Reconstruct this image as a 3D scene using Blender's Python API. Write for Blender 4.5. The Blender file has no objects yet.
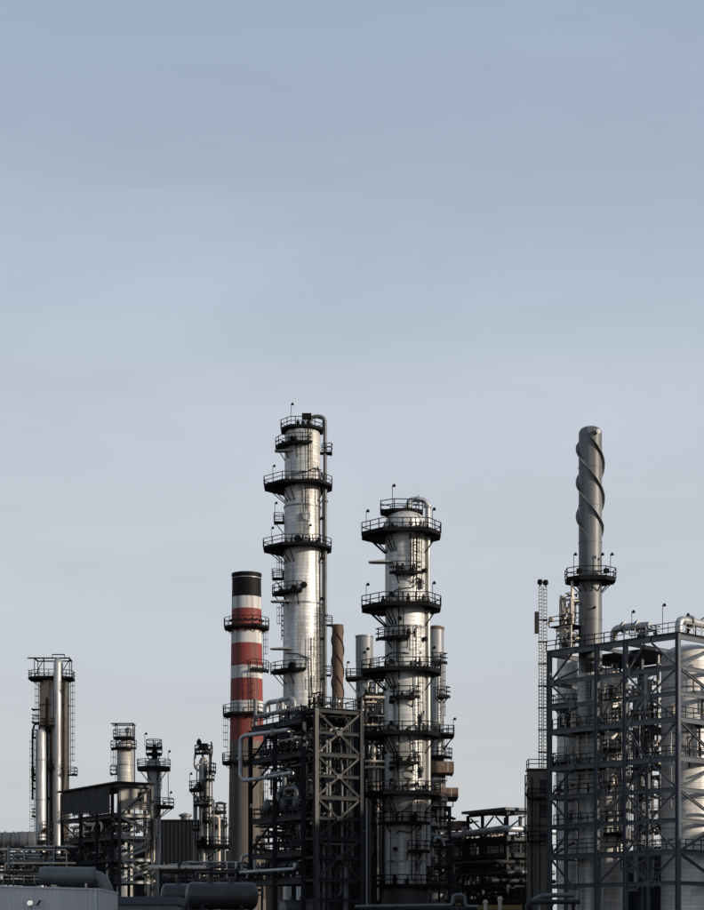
import bpy, math, random
from mathutils import Vector
rad = math.radians
scene = bpy.context.scene
col = scene.collection

# ------------------------------------------------------------------ camera, sky, sun, exposure
F = 1890.0          # focal length in photo pixels (704 px wide)
CX, HY = 352.0, 945.0   # principal column, horizon row
CZ = 3.0            # eye height
cam = bpy.data.cameras.new('camera')
cam.sensor_fit = 'HORIZONTAL'; cam.sensor_width = 36
cam.lens = 36 * F / 704
cam.shift_y = (HY - 455.0) / 704
cam.clip_start = 1; cam.clip_end = 6000
camo = bpy.data.objects.new('camera', cam); col.objects.link(camo)
camo.location = (0, 0, CZ); camo.rotation_euler = (rad(90), 0, 0)
scene.camera = camo

SUN_AZ = rad(24)    # towards the viewer from due right
SUN_EL = rad(15)
sdir = Vector((math.cos(SUN_EL) * math.cos(SUN_AZ), -math.cos(SUN_EL) * math.sin(SUN_AZ), math.sin(SUN_EL)))
world = bpy.data.worlds.new('World'); scene.world = world; world.use_nodes = True
nt = world.node_tree; nt.nodes.clear()
def wn(t, **k):
    n = nt.nodes.new(t)
    for a, b in k.items(): setattr(n, a, b)
    return n
sky = wn('ShaderNodeTexSky', sky_type='NISHITA', sun_disc=False, sun_elevation=SUN_EL,
         sun_rotation=math.atan2(sdir.x, sdir.y), altitude=50, air_density=1.2, dust_density=2.2, ozone_density=1.0)
tc = wn('ShaderNodeTexCoord')
sep = wn('ShaderNodeSeparateXYZ'); nt.links.new(tc.outputs['Generated'], sep.inputs[0])
# even veil of thin high cloud, streaked along the horizon
mp = wn('ShaderNodeMapping'); mp.inputs['Scale'].default_value = (1.6, 1.6, 6.5); mp.inputs['Rotation'].default_value = (0.10, 0.10, 0)
nt.links.new(tc.outputs['Generated'], mp.inputs[0])
nz = wn('ShaderNodeTexNoise'); nz.inputs['Scale'].default_value = 2.3; nz.inputs['Detail'].default_value = 10; nz.inputs['Roughness'].default_value = 0.60
nz.inputs['Distortion'].default_value = 0.6
nt.links.new(mp.outputs[0], nz.inputs['Vector'])
ramp = wn('ShaderNodeMapRange'); ramp.inputs[1].default_value = 0.34; ramp.inputs[2].default_value = 0.68
ramp.inputs[3].default_value = 0.74; ramp.inputs[4].default_value = 0.88
nt.links.new(nz.outputs[0], ramp.inputs[0])
veil = wn('ShaderNodeValToRGB')     # veil colour by height above the horizon
cr = veil.color_ramp
cr.elements[0].position = 0.0; cr.elements[0].color = (0.60, 0.62, 0.65, 1)
cr.elements[1].position = 1.0; cr.elements[1].color = (0.28, 0.37, 0.50, 1)
for q_, c_ in ((0.09, (.625, .65, .69)), (0.174, (.632, .675, .745)), (0.272, (.622, .664, .750)), (0.323, (.525, .62, .72)), (0.388, (.437, .525, .643)), (0.447, (.405, .49, .614)), (0.6, (.345, .435, .565))):
    e = cr.elements.new(q_); e.color = (*c_, 1)
nt.links.new(sep.outputs['Z'], veil.inputs[0])
SKY_STR = 0.09
vm = wn('ShaderNodeVectorMath', operation='SCALE'); vm.inputs['Scale'].default_value = 1.0 / SKY_STR
nt.links.new(veil.outputs[0], vm.inputs[0])
mx = wn('ShaderNodeMix', data_type='RGBA')
nt.links.new(ramp.outputs[0], mx.inputs[0]); nt.links.new(sky.outputs[0], mx.inputs[6]); nt.links.new(vm.outputs[0], mx.inputs[7])
bg = wn('ShaderNodeBackground'); bg.inputs[1].default_value = SKY_STR
nt.links.new(mx.outputs[2], bg.inputs[0])
wo = wn('ShaderNodeOutputWorld'); nt.links.new(bg.outputs[0], wo.inputs[0])

sun = bpy.data.lights.new('sun', 'SUN'); sun.energy = 5.0; sun.angle = rad(0.6); sun.color = (1.0, 0.87, 0.72)
suno = bpy.data.objects.new('sun', sun); col.objects.link(suno)
suno.rotation_euler = sdir.to_track_quat('Z', 'Y').to_euler(); suno.location = (120, 100, 120)

scene.view_settings.view_transform = 'Standard'; scene.view_settings.look = 'None'
scene.view_settings.gamma = 1; scene.view_settings.exposure = 0.0
scene.view_settings.use_curve_mapping = False
scene.render.engine = 'CYCLES'
scene.cycles.max_bounces = 6

# ------------------------------------------------------------------ picture -> place
def X(px, D): return (px - CX) * D / F
def Z(py, D): return CZ + (HY - py) * D / F

# ------------------------------------------------------------------ materials
MATS = {}
def mat(name, base, rough=0.6, metal=0.0, dirt=0.25, dirt_col=(0.03, 0.028, 0.025), scale=0.7, stretch=0.25,
        seams=None, bump=0.0, rust=0.0, spec=0.4, streak=1.0):
    m = bpy.data.materials.new(name); m.use_nodes = True
    n, L = m.node_tree.nodes, m.node_tree.links
    b = n['Principled BSDF']; b.inputs['Metallic'].default_value = metal
    b.inputs['Specular IOR Level'].default_value = spec
    t = n.new('ShaderNodeTexCoord')
    mp = n.new('ShaderNodeMapping'); mp.inputs['Scale'].default_value = (1, 1, stretch); L.new(t.outputs['Object'], mp.inputs[0])
    nz = n.new('ShaderNodeTexNoise'); nz.inputs['Scale'].default_value = scale; nz.inputs['Detail'].default_value = 8
    nz.inputs['Roughness'].default_value = 0.68; L.new(mp.outputs[0], nz.inputs['Vector'])
    r = n.new('ShaderNodeMapRange'); r.inputs[1].default_value = 0.44; r.inputs[2].default_value = 0.62
    r.inputs[3].default_value = 0; r.inputs[4].default_value = dirt; L.new(nz.outputs[0], r.inputs[0])
    base_out = None
    if seams:
        w, h = seams
        br = n.new('ShaderNodeTexBrick'); L.new(t.outputs['UV'], br.inputs['Vector'])
        br.inputs['Scale'].default_value = 1; br.inputs['Brick Width'].default_value = w; br.inputs['Row Height'].default_value = h
        br.inputs['Mortar Size'].default_value = 0.03; br.inputs['Mortar Smooth'].default_value = 0.2
        br.inputs['Color1'].default_value = (*[c * 0.80 for c in base], 1); br.inputs['Color2'].default_value = (*[min(1, c * 1.08) for c in base], 1)
        br.inputs['Mortar'].default_value = (*[c * 0.60 for c in base], 1)
        base_out = br.outputs['Color']
    mix = n.new('ShaderNodeMix'); mix.data_type = 'RGBA'
    if base_out: L.new(base_out, mix.inputs[6])
    else: mix.inputs[6].default_value = (*base, 1)
    mix.inputs[7].default_value = (*dirt_col, 1); L.new(r.outputs[0], mix.inputs[0])
    out = mix.outputs[2]
    if rust > 0:
        n2 = n.new('ShaderNodeTexNoise'); n2.inputs['Scale'].default_value = 1.1; n2.inputs['Detail'].default_value = 9; n2.inputs['Roughness'].default_value = 0.72
        mp2 = n.new('ShaderNodeMapping'); mp2.inputs['Scale'].default_value = (1.4, 1.4, 0.16); mp2.inputs['Location'].default_value = (7, 3, 1)
        L.new(t.outputs['Object'], mp2.inputs[0]); L.new(mp2.outputs[0], n2.inputs['Vector'])
        r2 = n.new('ShaderNodeMapRange'); r2.inputs[1].default_value = 0.53; r2.inputs[2].default_value = 0.70; r2.inputs[4].default_value = rust
        L.new(n2.outputs[0], r2.inputs[0])
        m2 = n.new('ShaderNodeMix'); m2.data_type = 'RGBA'; L.new(r2.outputs[0], m2.inputs[0]); L.new(out, m2.inputs[6]); m2.inputs[7].default_value = (0.16, 0.07, 0.03, 1)
        out = m2.outputs[2]
        mm = n.new('ShaderNodeMath'); mm.operation = 'MULTIPLY_ADD'; mm.inputs[1].default_value = -metal; mm.inputs[2].default_value = metal
        L.new(r2.outputs[0], mm.inputs[0]); L.new(mm.outputs[0], b.inputs['Metallic'])
    L.new(out, b.inputs['Base Color'])
    rr = n.new('ShaderNodeMapRange'); rr.inputs[3].default_value = max(0.05, rough - 0.10); rr.inputs[4].default_value = min(1, rough + 0.14)
    L.new(nz.outputs[0], rr.inputs[0]); L.new(rr.outputs[0], b.inputs['Roughness'])
    bp = n.new('ShaderNodeBump'); bp.inputs['Strength'].default_value = 0.35; bp.inputs['Distance'].default_value = 0.03
    n3 = n.new('ShaderNodeTexNoise'); n3.inputs['Scale'].default_value = 1.3; n3.inputs['Detail'].default_value = 4; L.new(t.outputs['Object'], n3.inputs['Vector'])
    if bump > 0:
        bp.inputs['Distance'].default_value = bump
        if seams:
            ad = n.new('ShaderNodeMath'); ad.operation = 'SUBTRACT'; L.new(n3.outputs[0], ad.inputs[0]); L.new(br.outputs['Fac'], ad.inputs[1]); L.new(ad.outputs[0], bp.inputs['Height'])
        else: L.new(n3.outputs[0], bp.inputs['Height'])
        L.new(bp.outputs[0], b.inputs['Normal'])
    MATS[name] = m
    return m
mat('cladding', (0.56, 0.56, 0.55), 0.52, 0.34, 0.90, (0.20, 0.19, 0.17), 0.8, 0.09, seams=(3.4, 0.46), bump=0.03, rust=0.10)
mat('cladding_worn', (0.47, 0.46, 0.44), 0.54, 0.25, 0.90, (0.12, 0.11, 0.095), 0.7, 0.12, seams=(3.0, 0.5), bump=0.03, rust=0.30)
mat('cladding_pale', (0.72, 0.70, 0.67), 0.5, 0.10, 0.4, (0.24, 0.21, 0.18), 0.55, 0.16, seams=(3.0, 0.5), bump=0.03, rust=0.22)
mat('stack_grey', (0.23, 0.245, 0.26), 0.46, 0.3, 0.7, (0.09, 0.085, 0.08), 0.9, 0.07, bump=0.03)
mat('stack_dark', (0.14, 0.15, 0.16), 0.45, 0.1, 0.8, (0.05, 0.048, 0.046), 0.9, 0.06, bump=0.03)
mat('galvanised', (0.37, 0.38, 0.385), 0.48, 0.55, 0.6, (0.11, 0.10, 0.09), 1.3, 0.12, bump=0.02)
mat('pipe_grey', (0.10, 0.106, 0.114), 0.48, 0.35, 0.4, (0.05, 0.045, 0.04), 1.0, 0.5)
mat('pipe_dark', (0.020, 0.0215, 0.024), 0.55, 0.0, 0.4, spec=.18)
mat('pipe_cream', (0.58, 0.50, 0.40), 0.5, 0.1, 0.4, (0.10, 0.08, 0.06), 1.0, 0.4, rust=0.3)
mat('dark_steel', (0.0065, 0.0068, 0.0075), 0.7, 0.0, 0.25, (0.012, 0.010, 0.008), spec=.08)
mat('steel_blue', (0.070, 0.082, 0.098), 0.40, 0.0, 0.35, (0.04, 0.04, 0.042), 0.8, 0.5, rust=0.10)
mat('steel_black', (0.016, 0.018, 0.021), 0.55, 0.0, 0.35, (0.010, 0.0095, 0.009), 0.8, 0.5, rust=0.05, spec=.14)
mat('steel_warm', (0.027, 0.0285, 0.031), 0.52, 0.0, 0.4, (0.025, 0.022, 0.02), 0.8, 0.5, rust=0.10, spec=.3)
mat('steel_light', (0.34, 0.335, 0.32), 0.5, 0.0, 0.4, (0.12, 0.10, 0.08), 0.8, 0.4, rust=0.15)
mat('paint_red', (0.185, 0.030, 0.025), 0.65, 0.0, 0.85, (0.08, 0.024, 0.02), 1.0, 0.05)
mat('paint_white', (0.50, 0.50, 0.505), 0.6, 0.0, 0.8, (0.22, 0.195, 0.18), 1.0, 0.05, rust=.12)
mat('paint_black', (0.006, 0.006, 0.0065), 0.6, 0.0, 0.5, (0.010, 0.0095, 0.009), 0.8, 0.06, spec=.1)
mat('chimney_concrete', (0.125, 0.105, 0.09), 0.8, 0.0, 0.85, (0.05, 0.04, 0.033), 0.7, 0.06, bump=0.04)
mat('rust', (0.085, 0.05, 0.031), 0.7, 0.0, 0.7, (0.06, 0.035, 0.022), 0.9, 0.2, bump=0.03)
mat('rust_clad', (0.30, 0.215, 0.15), 0.6, 0.1, 0.9, (0.075, 0.045, 0.028), 0.6, 0.12, rust=0.8, bump=0.03)
mat('wood_brown', (0.17, 0.115, 0.085), 0.7, 0.0, 0.5, (0.11, 0.05, 0.028), 1.2, 0.4, rust=0.2)
mat('shed_grey', (0.52, 0.53, 0.55), 0.55, 0.0, 0.45, (0.36, 0.36, 0.36), 0.6, 0.1)
mat('roof_blue', (0.045, 0.06, 0.085), 0.5, 0.1, 0.3)
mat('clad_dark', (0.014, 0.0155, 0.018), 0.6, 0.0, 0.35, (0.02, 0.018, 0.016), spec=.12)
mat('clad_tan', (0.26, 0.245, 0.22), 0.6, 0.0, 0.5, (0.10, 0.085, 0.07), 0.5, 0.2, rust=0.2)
mat('clad_beige', (0.165, 0.155, 0.14), 0.65, 0.0, 0.7, (0.09, 0.08, 0.07), 0.6, 0.2, rust=0.12)
mat('tank_grey', (0.034, 0.036, 0.040), 0.40, 0.1, 0.6, (0.018, 0.017, 0.016), 0.5, 0.5, bump=0.02)
mat('duct_grey', (0.115, 0.12, 0.128), 0.42, 0.25, 0.3, (0.09, 0.09, 0.09), 0.7, 0.5, bump=0.02)
mat('bollard', (0.36, 0.31, 0.28), 0.6, 0.0, 0.5, (0.2, 0.15, 0.12), 2.0, 0.5)
mat('yellow', (0.13, 0.09, 0.015), 0.6, 0.0, 0.5)
mat('glass_dark', (0.015, 0.017, 0.02), 0.12, 0.0, 0.0)
mat('sign_white', (0.7, 0.7, 0.7), 0.5, 0.0, 0.2)
mat('ground', (0.045, 0.043, 0.04), 0.9, 0.0, 0.5, (0.025, 0.025, 0.023), 0.05, 1.0)
mat('asphalt', (0.05, 0.05, 0.052), 0.9, 0.0, 0.4, (0.035, 0.035, 0.035), 0.3, 1.0)
lampm = bpy.data.materials.new('lamp_lit'); lampm.use_nodes = True
lampm.node_tree.nodes['Principled BSDF'].inputs['Emission Color'].default_value = (1, 0.9, 0.75, 1)
lampm.node_tree.nodes['Principled BSDF'].inputs['Emission Strength'].default_value = 0.45
MATS['lamp_lit'] = lampm

# ------------------------------------------------------------------ mesh building
class MB:
    def __init__(s): s.v = []; s.f = []; s.m = []; s.uv = {}; s.sm = []
    def add(s, vs, fs, mi=0, smooth=False, uvs=None):
        o = len(s.v); s.v += [tuple(p) for p in vs]
        for k, f in enumerate(fs):
            if uvs: s.uv[len(s.f)] = uvs[k]
            s.f.append([o + i for i in f]); s.m.append(mi); s.sm.append(smooth)
    def box(s, c, size, ax=None, mi=0):
        c = Vector(c); hx, hy, hz = [d / 2 for d in size]
        a, b, d = ax if ax else (Vector((1, 0, 0)), Vector((0, 1, 0)), Vector((0, 0, 1)))
        vs = [c + a * (hx * i) + b * (hy * j) + d * (hz * k) for k in (-1, 1) for j in (-1, 1) for i in (-1, 1)]
        s.add(vs, [(0, 2, 3, 1), (4, 5, 7, 6), (0, 1, 5, 4), (2, 6, 7, 3), (0, 4, 6, 2), (1, 3, 7, 5)], mi)
    def bar(s, p0, p1, w, h, mi=0, up=None):
        p0, p1 = Vector(p0), Vector(p1); d = (p1 - p0); L = d.length; d.normalize()
        up = Vector(up) if up else (Vector((0, 0, 1)) if abs(d.z) < 0.95 else Vector((1, 0, 0)))
        a = d.cross(up).normalized(); b = a.cross(d).normalized()
        s.box((p0 + p1) / 2, (L, w, h), (d, a, b), mi)
    def ibeam(s, p0, p1, h, w, up=None, mi=0):
        p0, p1 = Vector(p0), Vector(p1); d = (p1 - p0).normalized()
        up = Vector(up) if up else (Vector((0, 0, 1)) if abs(d.z) < 0.9 else Vector((0, 1, 0)))
        a = d.cross(up).normalized(); b = a.cross(d).normalized()
        tf, tw = max(0.025, h * 0.09), max(0.02, w * 0.09)
        pr = [(-w/2, -h/2), (w/2, -h/2), (w/2, -h/2+tf), (tw, -h/2+tf), (tw, h/2-tf), (w/2, h/2-tf), (w/2, h/2), (-w/2, h/2), (-w/2, h/2-tf), (-tw, h/2-tf), (-tw, -h/2+tf), (-w/2, -h/2+tf)]
        vs = [p + a * x + b * y for p in (p0, p1) for x, y in pr]
        fs = [(i, (i+1) % 12, 12 + (i+1) % 12, 12 + i) for i in range(12)]
        fs += [tuple(range(11, -1, -1)), tuple(range(12, 24))]
        s.add(vs, fs, mi)
    def tube(s, pts, r, n=8, mi=0, caps=True, smooth=True):
        pts = [Vector(p) for p in pts]
        dirs = [(pts[min(i+1, len(pts)-1)] - pts[max(i-1, 0)]).normalized() for i in range(len(pts))]
        d0 = dirs[0]; up = Vector((0, 0, 1)) if abs(d0.z) < 0.9 else Vector((1, 0, 0))
        a = d0.cross(up).normalized(); vs = []
        for i, p in enumerate(pts):
            d = dirs[i]; a = (a - d * a.dot(d)).normalized(); b = d.cross(a)
            k = 1.0
            if 0 < i < len(pts) - 1:
                c = (pts[i] - pts[i-1]).normalized().dot(d); k = 1 / max(0.5, c)
            rr = r[i] if isinstance(r, (list, tuple)) else r
            for j in range(n):
                t = 2 * math.pi * j / n
                vs.append(p + (a * math.cos(t) + b * math.sin(t)) * rr)
        fs = [(i*n + j, i*n + (j+1) % n, (i+1)*n + (j+1) % n, (i+1)*n + j) for i in range(len(pts)-1) for j in range(n)]
        s.add(vs, fs, mi, smooth)
        if caps:
            s.add(vs[:n], [tuple(range(n-1, -1, -1))], mi); s.add(vs[-n:], [tuple(range(n))], mi)
    def lathe(s, prof, n=32, c=(0, 0, 0), mis=None, axis=None, smooth=True, caps=True):
        """prof: [(r, h)], revolved about +Z (or axis)"""
        c = Vector(c); d = Vector(axis).normalized() if axis else Vector((0, 0, 1))
        a = Vector((1, 0, 0)) if abs(d.x) < 0.9 else Vector((0, 1, 0))
        a = (a - d * a.dot(d)).normalized(); b = d.cross(a); rr = max(p[0] for p in prof)
        for i in range(len(prof) - 1):
            (r0, h0), (r1, h1) = prof[i], prof[i+1]
            vs, fs, uvs = [], [], []
            for j in range(n + 1):
                t = 2 * math.pi * j / n; q = a * math.cos(t) + b * math.sin(t)
                vs += [c + q * r0 + d * h0, c + q * r1 + d * h1]
            for j in range(n):
                fs.append((2*j, 2*j+2, 2*j+3, 2*j+1))
                u0, u1 = 2*math.pi*j/n*rr, 2*math.pi*(j+1)/n*rr
                uvs.append([(u0, h0), (u1, h0), (u1, h1), (u0, h1)])
            s.add(vs, fs, mis[i] if mis else 0, smooth, uvs)
    def build(s, name, mats, parent=None, loc=None):
        me = bpy.data.meshes.new(name)
        me.from_pydata(s.v, [], s.f)
        for m in (mats if isinstance(mats, (list, tuple)) else [mats]): me.materials.append(MATS[m])
        me.polygons.foreach_set('material_index', s.m)
        me.polygons.foreach_set('use_smooth', s.sm)
        if s.uv:
            lay = me.uv_layers.new(name='UVMap')
            for p in me.polygons:
                u = s.uv.get(p.index)
                if u:
                    for k, li in enumerate(p.loop_indices): lay.data[li].uv = u[k]
        me.update()
        if any(s.sm):
            import bmesh
            bm = bmesh.new(); bm.from_mesh(me); bmesh.ops.remove_doubles(bm, verts=bm.verts, dist=0.0005)
            for ed in bm.edges:
                if len(ed.link_faces) == 2 and ed.calc_face_angle(0) > rad(40): ed.smooth = False
            bm.to_mesh(me); bm.free()
        o = bpy.data.objects.new(name, me); col.objects.link(o)
        if parent: o.parent = parent
        if loc: o.location = loc
        return o

def tag(o, label, cat, group=None):
    o['label'] = label; o['category'] = cat
    if group: o['group'] = group
    return o
GROUPS = {'distillation_tower': 'tall silver columns with galleries', 'exhaust_stack': 'plain grey stacks beside the bright column', 'slim_tower': 'slim columns near the striped chimney', 'process_vessel': 'silver vessels inside the blue-grey frame', 'steel_frame': 'open steel frames', 'storage_tank': 'dark lying tanks', 'tank_table': 'steel tables under the lying tanks', 'vent_post': 'pale posts before the walkway', 'shade_hall': 'unseen beige halls added for shade', 'pipe_rack': 'pipe racks around the bright column'}
def thing(name, label, cat, loc, group=None):
    o = bpy.data.objects.new(name, None); col.objects.link(o); o.location = loc; o.empty_display_size = 0.5
    return tag(o, label, cat, group or GROUPS.get(name))
def fillet(pts, r, seg=5):
    pts = [Vector(p) for p in pts]; out = [pts[0]]
    for i in range(1, len(pts) - 1):
        p, a, b = pts[i], (pts[i-1] - pts[i]), (pts[i+1] - pts[i])
        rr = min(r, a.length * 0.49, b.length * 0.49); a.normalize(); b.normalize()
        p0, p1 = p + a * rr, p + b * rr
        for k in range(seg + 1):
            t = k / seg; out.append(p0 * (1-t)**2 + p * 2*t*(1-t) + p1 * t*t)
    return out + [pts[-1]]
def pipe(pts, r, m, parent=None, name='pipe', bend=None, n=10, flanges=()):
    b = MB(); b.tube(fillet(pts, bend or r * 3), r, n)
    for i in flanges:       # bolted flange pairs at fractions of the first/last legs
        k, t = i; p, q = Vector(pts[k]), Vector(pts[k+1]); c = p.lerp(q, t); d = (q - p).normalized()
        for s_ in (-1, 1): b.tube([c + d * (s_ * 0.02 * 1), c + d * (s_ * (0.02 + r * 0.35))], r * 1.55, n)
    return b.build(name, m, parent)
def pol(deg, r, z=0.0):     # 0 deg faces the viewer, 90 deg to the right
    t = rad(deg); return Vector((r * math.sin(t), -r * math.cos(t), z))

# ------------------------------------------------------------------ platforms, ladders, lamps
def resample(out, step):
    pts, corner = [], []
    for i in range(len(out) - 1):
        a, b = Vector((*out[i], 0)), Vector((*out[i+1], 0)); n = max(1, round((b - a).length / step))
        for k in range(n): pts.append(a.lerp(b, k / n)); corner.append(k == 0)
    pts.append(Vector((*out[-1], 0))); corner.append(True)
    return pts, corner
def rail_mesh(pts, z, h=1.1, r=0.058, ends=True, step=1.4):
    b = MB()
    for hh in (h, h * 0.52): b.tube([p + Vector((0, 0, z + hh)) for p in pts], r, 5)
    acc = 1e9; prev = None
    for p in pts:
        if prev is not None: acc += (p - prev).length
        if acc >= step - 0.05 or p is pts[-1]:
            b.tube([p + Vector((0, 0, z)), p + Vector((0, 0, z + h))], r, 4); acc = 0
        prev = p
    return b
def platform(root, z, rin, outline, m='dark_steel', brackets=(), thick=0.24, gate=None, rail=True, drop=1.8, name='platform', rail_h=1.15, rail_m=None):
    pts, _ = resample(outline, 0.7)
    ins = [p.normalized() * (rin + 0.03) for p in pts]
    b = MB(); n = len(pts); up = Vector((0, 0, 1))
    o_t = [p + up * (z + 0.14) for p in pts]; o_b = [p + up * (z - thick) for p in pts]
    o_i = [p * (1 - 0.06 / max(0.2, p.length)) + up * (z + 0.14) for p in pts]; o_j = [p * (1 - 0.06 / max(0.2, p.length)) + up * z for p in pts]
    i_t = [p + up * z for p in ins]; i_b = [p + up * (z - 0.12) for p in ins]
    o_k = [p * (1 - 0.10 / max(0.2, p.length)) + up * (z - thick) for p in pts]; o_l = [p * (1 - 0.10 / max(0.2, p.length)) + up * (z - 0.12) for p in pts]
    rows = [i_t, o_j, o_i, o_t, o_b, o_k, o_l, i_b]
    vs = [p for rw in rows for p in rw]; R = len(rows)
    fs = [(r*n + k, ((r+1) % R)*n + k, ((r+1) % R)*n + k+1, r*n + k+1) for r in range(R) for k in range(n - 1)]
    closed = (pts[0] - pts[-1]).length < 0.01
    if not closed: fs += [tuple(r*n for r in range(R)), tuple(r*n + n-1 for r in range(R-1, -1, -1))]
    b.add(vs, fs)
    p = b.build(name, m, root)
    if rail:
        rp = list(pts)
        if not closed:
            rp = [ins[0].lerp(pts[0], 0.15)] + rp + [ins[-1].lerp(pts[-1], 0.15)]
        rail_mesh(rp, z, rail_h).build('railing', rail_m or m, p)
    for k, deg in enumerate(brackets):
        d = pol(deg, 1); # find outer reach
        best = max(pts, key=lambda q: q.normalized().dot(d)); ro = best.length * 0.93
        bb = MB(); bb.bar(pol(deg, ro, z - 0.2), pol(deg, rin, z - drop), 0.11, 0.11); bb.bar(pol(deg, ro, z - 0.24), pol(deg, rin, z - 0.24), 0.1, 0.2)
        bb.build('bracket', m, p)
    return p
def ring_outline(L, R_, Fr, B=None, cl=0.5, cr=0.55):
    """faceted gallery: reaches L to the left, R_ to the right, Fr to the front, B behind"""
    B = B or Fr
    return [(-L * 0.55, B), (-L, B * 0.35), (-L, -Fr * 0.30), (-L * cl, -Fr), (R_ * cr, -Fr), (R_, -Fr * 0.30), (R_, B * 0.35), (R_ * 0.55, B), (-L * 0.55, B)]
def sector(a0, a1, r, step=18):
    n = max(2, int(abs(a1 - a0) / step)); return [tuple(pol(a0 + (a1 - a0) * k / n, r))[:2] for k in range(n + 1)]
def ladder(root, deg, r, z0, z1, m='dark_steel', cage=True, w=0.42):
    t = pol(deg, 1); s_ = Vector((-t.y, t.x, 0)); b = MB()
    c = t * (r + 0.22)
    for k in (-1, 1): b.bar(c + s_ * (k * w / 2) + Vector((0, 0, z0)), c + s_ * (k * w / 2) + Vector((0, 0, z1)), 0.06, 0.06)
    z = z0 + 0.2
    while z < z1: b.bar(c - s_ * (w/2) + Vector((0, 0, z)), c + s_ * (w/2) + Vector((0, 0, z)), 0.035, 0.035); z += 0.36
    z = z0 + 1
    while z < z1:
        b.bar(c + Vector((0, 0, z)), t * (r - 0.05) + Vector((0, 0, z)), 0.05, 0.05); z += 2.2
    if cage:
        z = z0 + 2.3
        hoop = [c + s_ * (0.36 * math.cos(q)) + t * (0.66 * math.sin(q)) for q in [math.pi * k / 6 for k in range(7)]]
        while z < z1:
            b.tube([h + Vector((0, 0, z)) for h in hoop], 0.028, 4); z += 1.1
        for h in (hoop[1], hoop[3], hoop[5]):
            if z1 - z0 > 3: b.tube([h + Vector((0, 0, z0 + 2.3)), h + Vector((0, 0, z1))], 0.022, 4)
    return b.build('ladder', m, root)
def lamp(parent, p, h=2.2, lean=0.0, m='dark_steel'):
    b = MB(); p = Vector(p); t = p + Vector((lean, 0, h))
    b.tube([p, t], 0.035, 5); b.tube([t, t + Vector((0.16, 0, 0.10))], 0.03, 5)
    b.lathe([(0.02, 0.12), (0.12, 0.06), (0.19, -0.10), (0.17, -0.22), (0.02, -0.25)], 8, t + Vector((0.2, 0, 0.1)))
    return b.build('lamp', m, parent)
def canopy_plate(root, z, rin, x0, x1, y, m='steel_light', name='davit_plate'):
    b = MB(); b.box(((x0 + x1) / 2, y, z), (x1 - x0, 1.1, 0.09)); b.bar((x0 + 0.3, y - 0.3, z + 0.05), (x1, y - 0.3, z + 0.28), 0.08, 0.1)
    b.bar((x0 + 0.2, y + 0.3, z - 0.08), (x1, y + 0.3, z - 0.12), 0.1, 0.14)
    return b.build(name, m, root)
def dome(r, z0, h, n=7):
    return [(r * math.cos(math.pi/2 * k / n), z0 + h * math.sin(math.pi/2 * k / n)) for k in range(n + 1)]
def manhole(root, deg, r, z, R_=0.35, m='dark_steel', name='manhole'):
    d = pol(deg, 1); b = MB()
    b.lathe([(R_*0.8, -0.3), (R_*0.8, 0.25), (R_, 0.25), (R_, 0.34), (R_*1.02, 0.35), (R_*1.02, 0.43), (0.01, 0.46)], 16, d * r + Vector((0, 0, z)), axis=d)
    return b.build(name, m, root)
def seam_ring(root, r, z, m='stack_grey', h=0.10, proud=0.05, name='stiffening_ring'):
    b = MB(); b.lathe([(r - 0.02, z - h/2), (r + proud, z - h/2), (r + proud, z + h/2), (r - 0.02, z + h/2)], 40)
    return b.build(name, m, root)
def shell(root, prof, m, n=48, name='shell', mis=None):
    b = MB(); b.lathe(prof, n, mis=mis); return b.build(name, m, root)

rnd = random.Random(11)
# ------------------------------------------------------------------ setting
b = MB(); b.add([(-3000, -300, 0), (3000, -300, 0), (3000, 5500, 0), (-3000, 5500, 0)], [(0, 1, 2, 3)])
g = b.build('ground', 'ground'); g['kind'] = 'structure'
b = MB(); b.add([(-160, 100, 0.004), (160, 100, 0.004), (160, 116, 0.004), (-160, 116, 0.004)], [(0, 1, 2, 3)])
g = b.build('road', 'asphalt'); g['kind'] = 'structure'

# ------------------------------------------------------------------ the tall column
D = 260.0; k = D / F; z_ = lambda py: Z(py, D)
t1 = thing('distillation_tower', 'tallest silver clad column with many black platforms and tall riser pipe', 'column', (X(302.5, D), D, 0))
r1 = 17.8 * k; r1b = 19.4 * k
shell(t1, [(r1b + 0.35, 0), (r1b + 0.3, 6), (r1b, 6.4), (r1b, z_(606)), (r1b - 0.05, z_(604)), (18.2*k, z_(509)), (r1, z_(507)), (r1, z_(436))] + [(a, c) for a, c in dome(r1, z_(436), 1.25)[1:]], 'cladding', 56)
seam_ring(t1, 18.3*k, z_(508), h=0.22, proud=0.09); seam_ring(t1, r1b, z_(605), h=0.25, proud=0.12)
FR = 4.1
pl = platform(t1, z_(430), 0.6, [(-2.1, 2.4), (-2.95, 1.2), (-2.95, -0.8), (-1.6, -2.6), (1.2, -2.6), (2.8, -1.0), (2.8, 1.4), (1.6, 2.6), (-2.1, 2.4)], brackets=(-70, -30, 10, 40))
lamp(pl, (-1.5, -2.3, z_(430)), 2.9)
platform(t1, z_(448), r1, sector(-100, 22, 3.75), brackets=(-80, -50, -15))
canopy_plate(t1, z_(454.5), r1, -3.75, -0.8, -1.75)
platform(t1, z_(453), r1, sector(78, 104, 4.1, 8), thick=0.2)
pl = platform(t1, z_(487), r1, ring_outline(5.25, 4.05, FR), brackets=(-85, -70, -55, -40, -25, 60, 85), drop=2.3)
lamp(pl, (-4.0, -1.9, z_(487)), 2.4)
pl = platform(t1, z_(522), r1, sector(-105, -80, 3.95, 8), thick=0.25, brackets=(-90,))
lamp(pl, pol(-90, 3.8, z_(522)), 2.6)
pl = platform(t1, z_(549), r1, ring_outline(5.35, 3.95, FR), brackets=(-85, -70, -55, -40, -25, 60, 85), drop=2.3)
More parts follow.
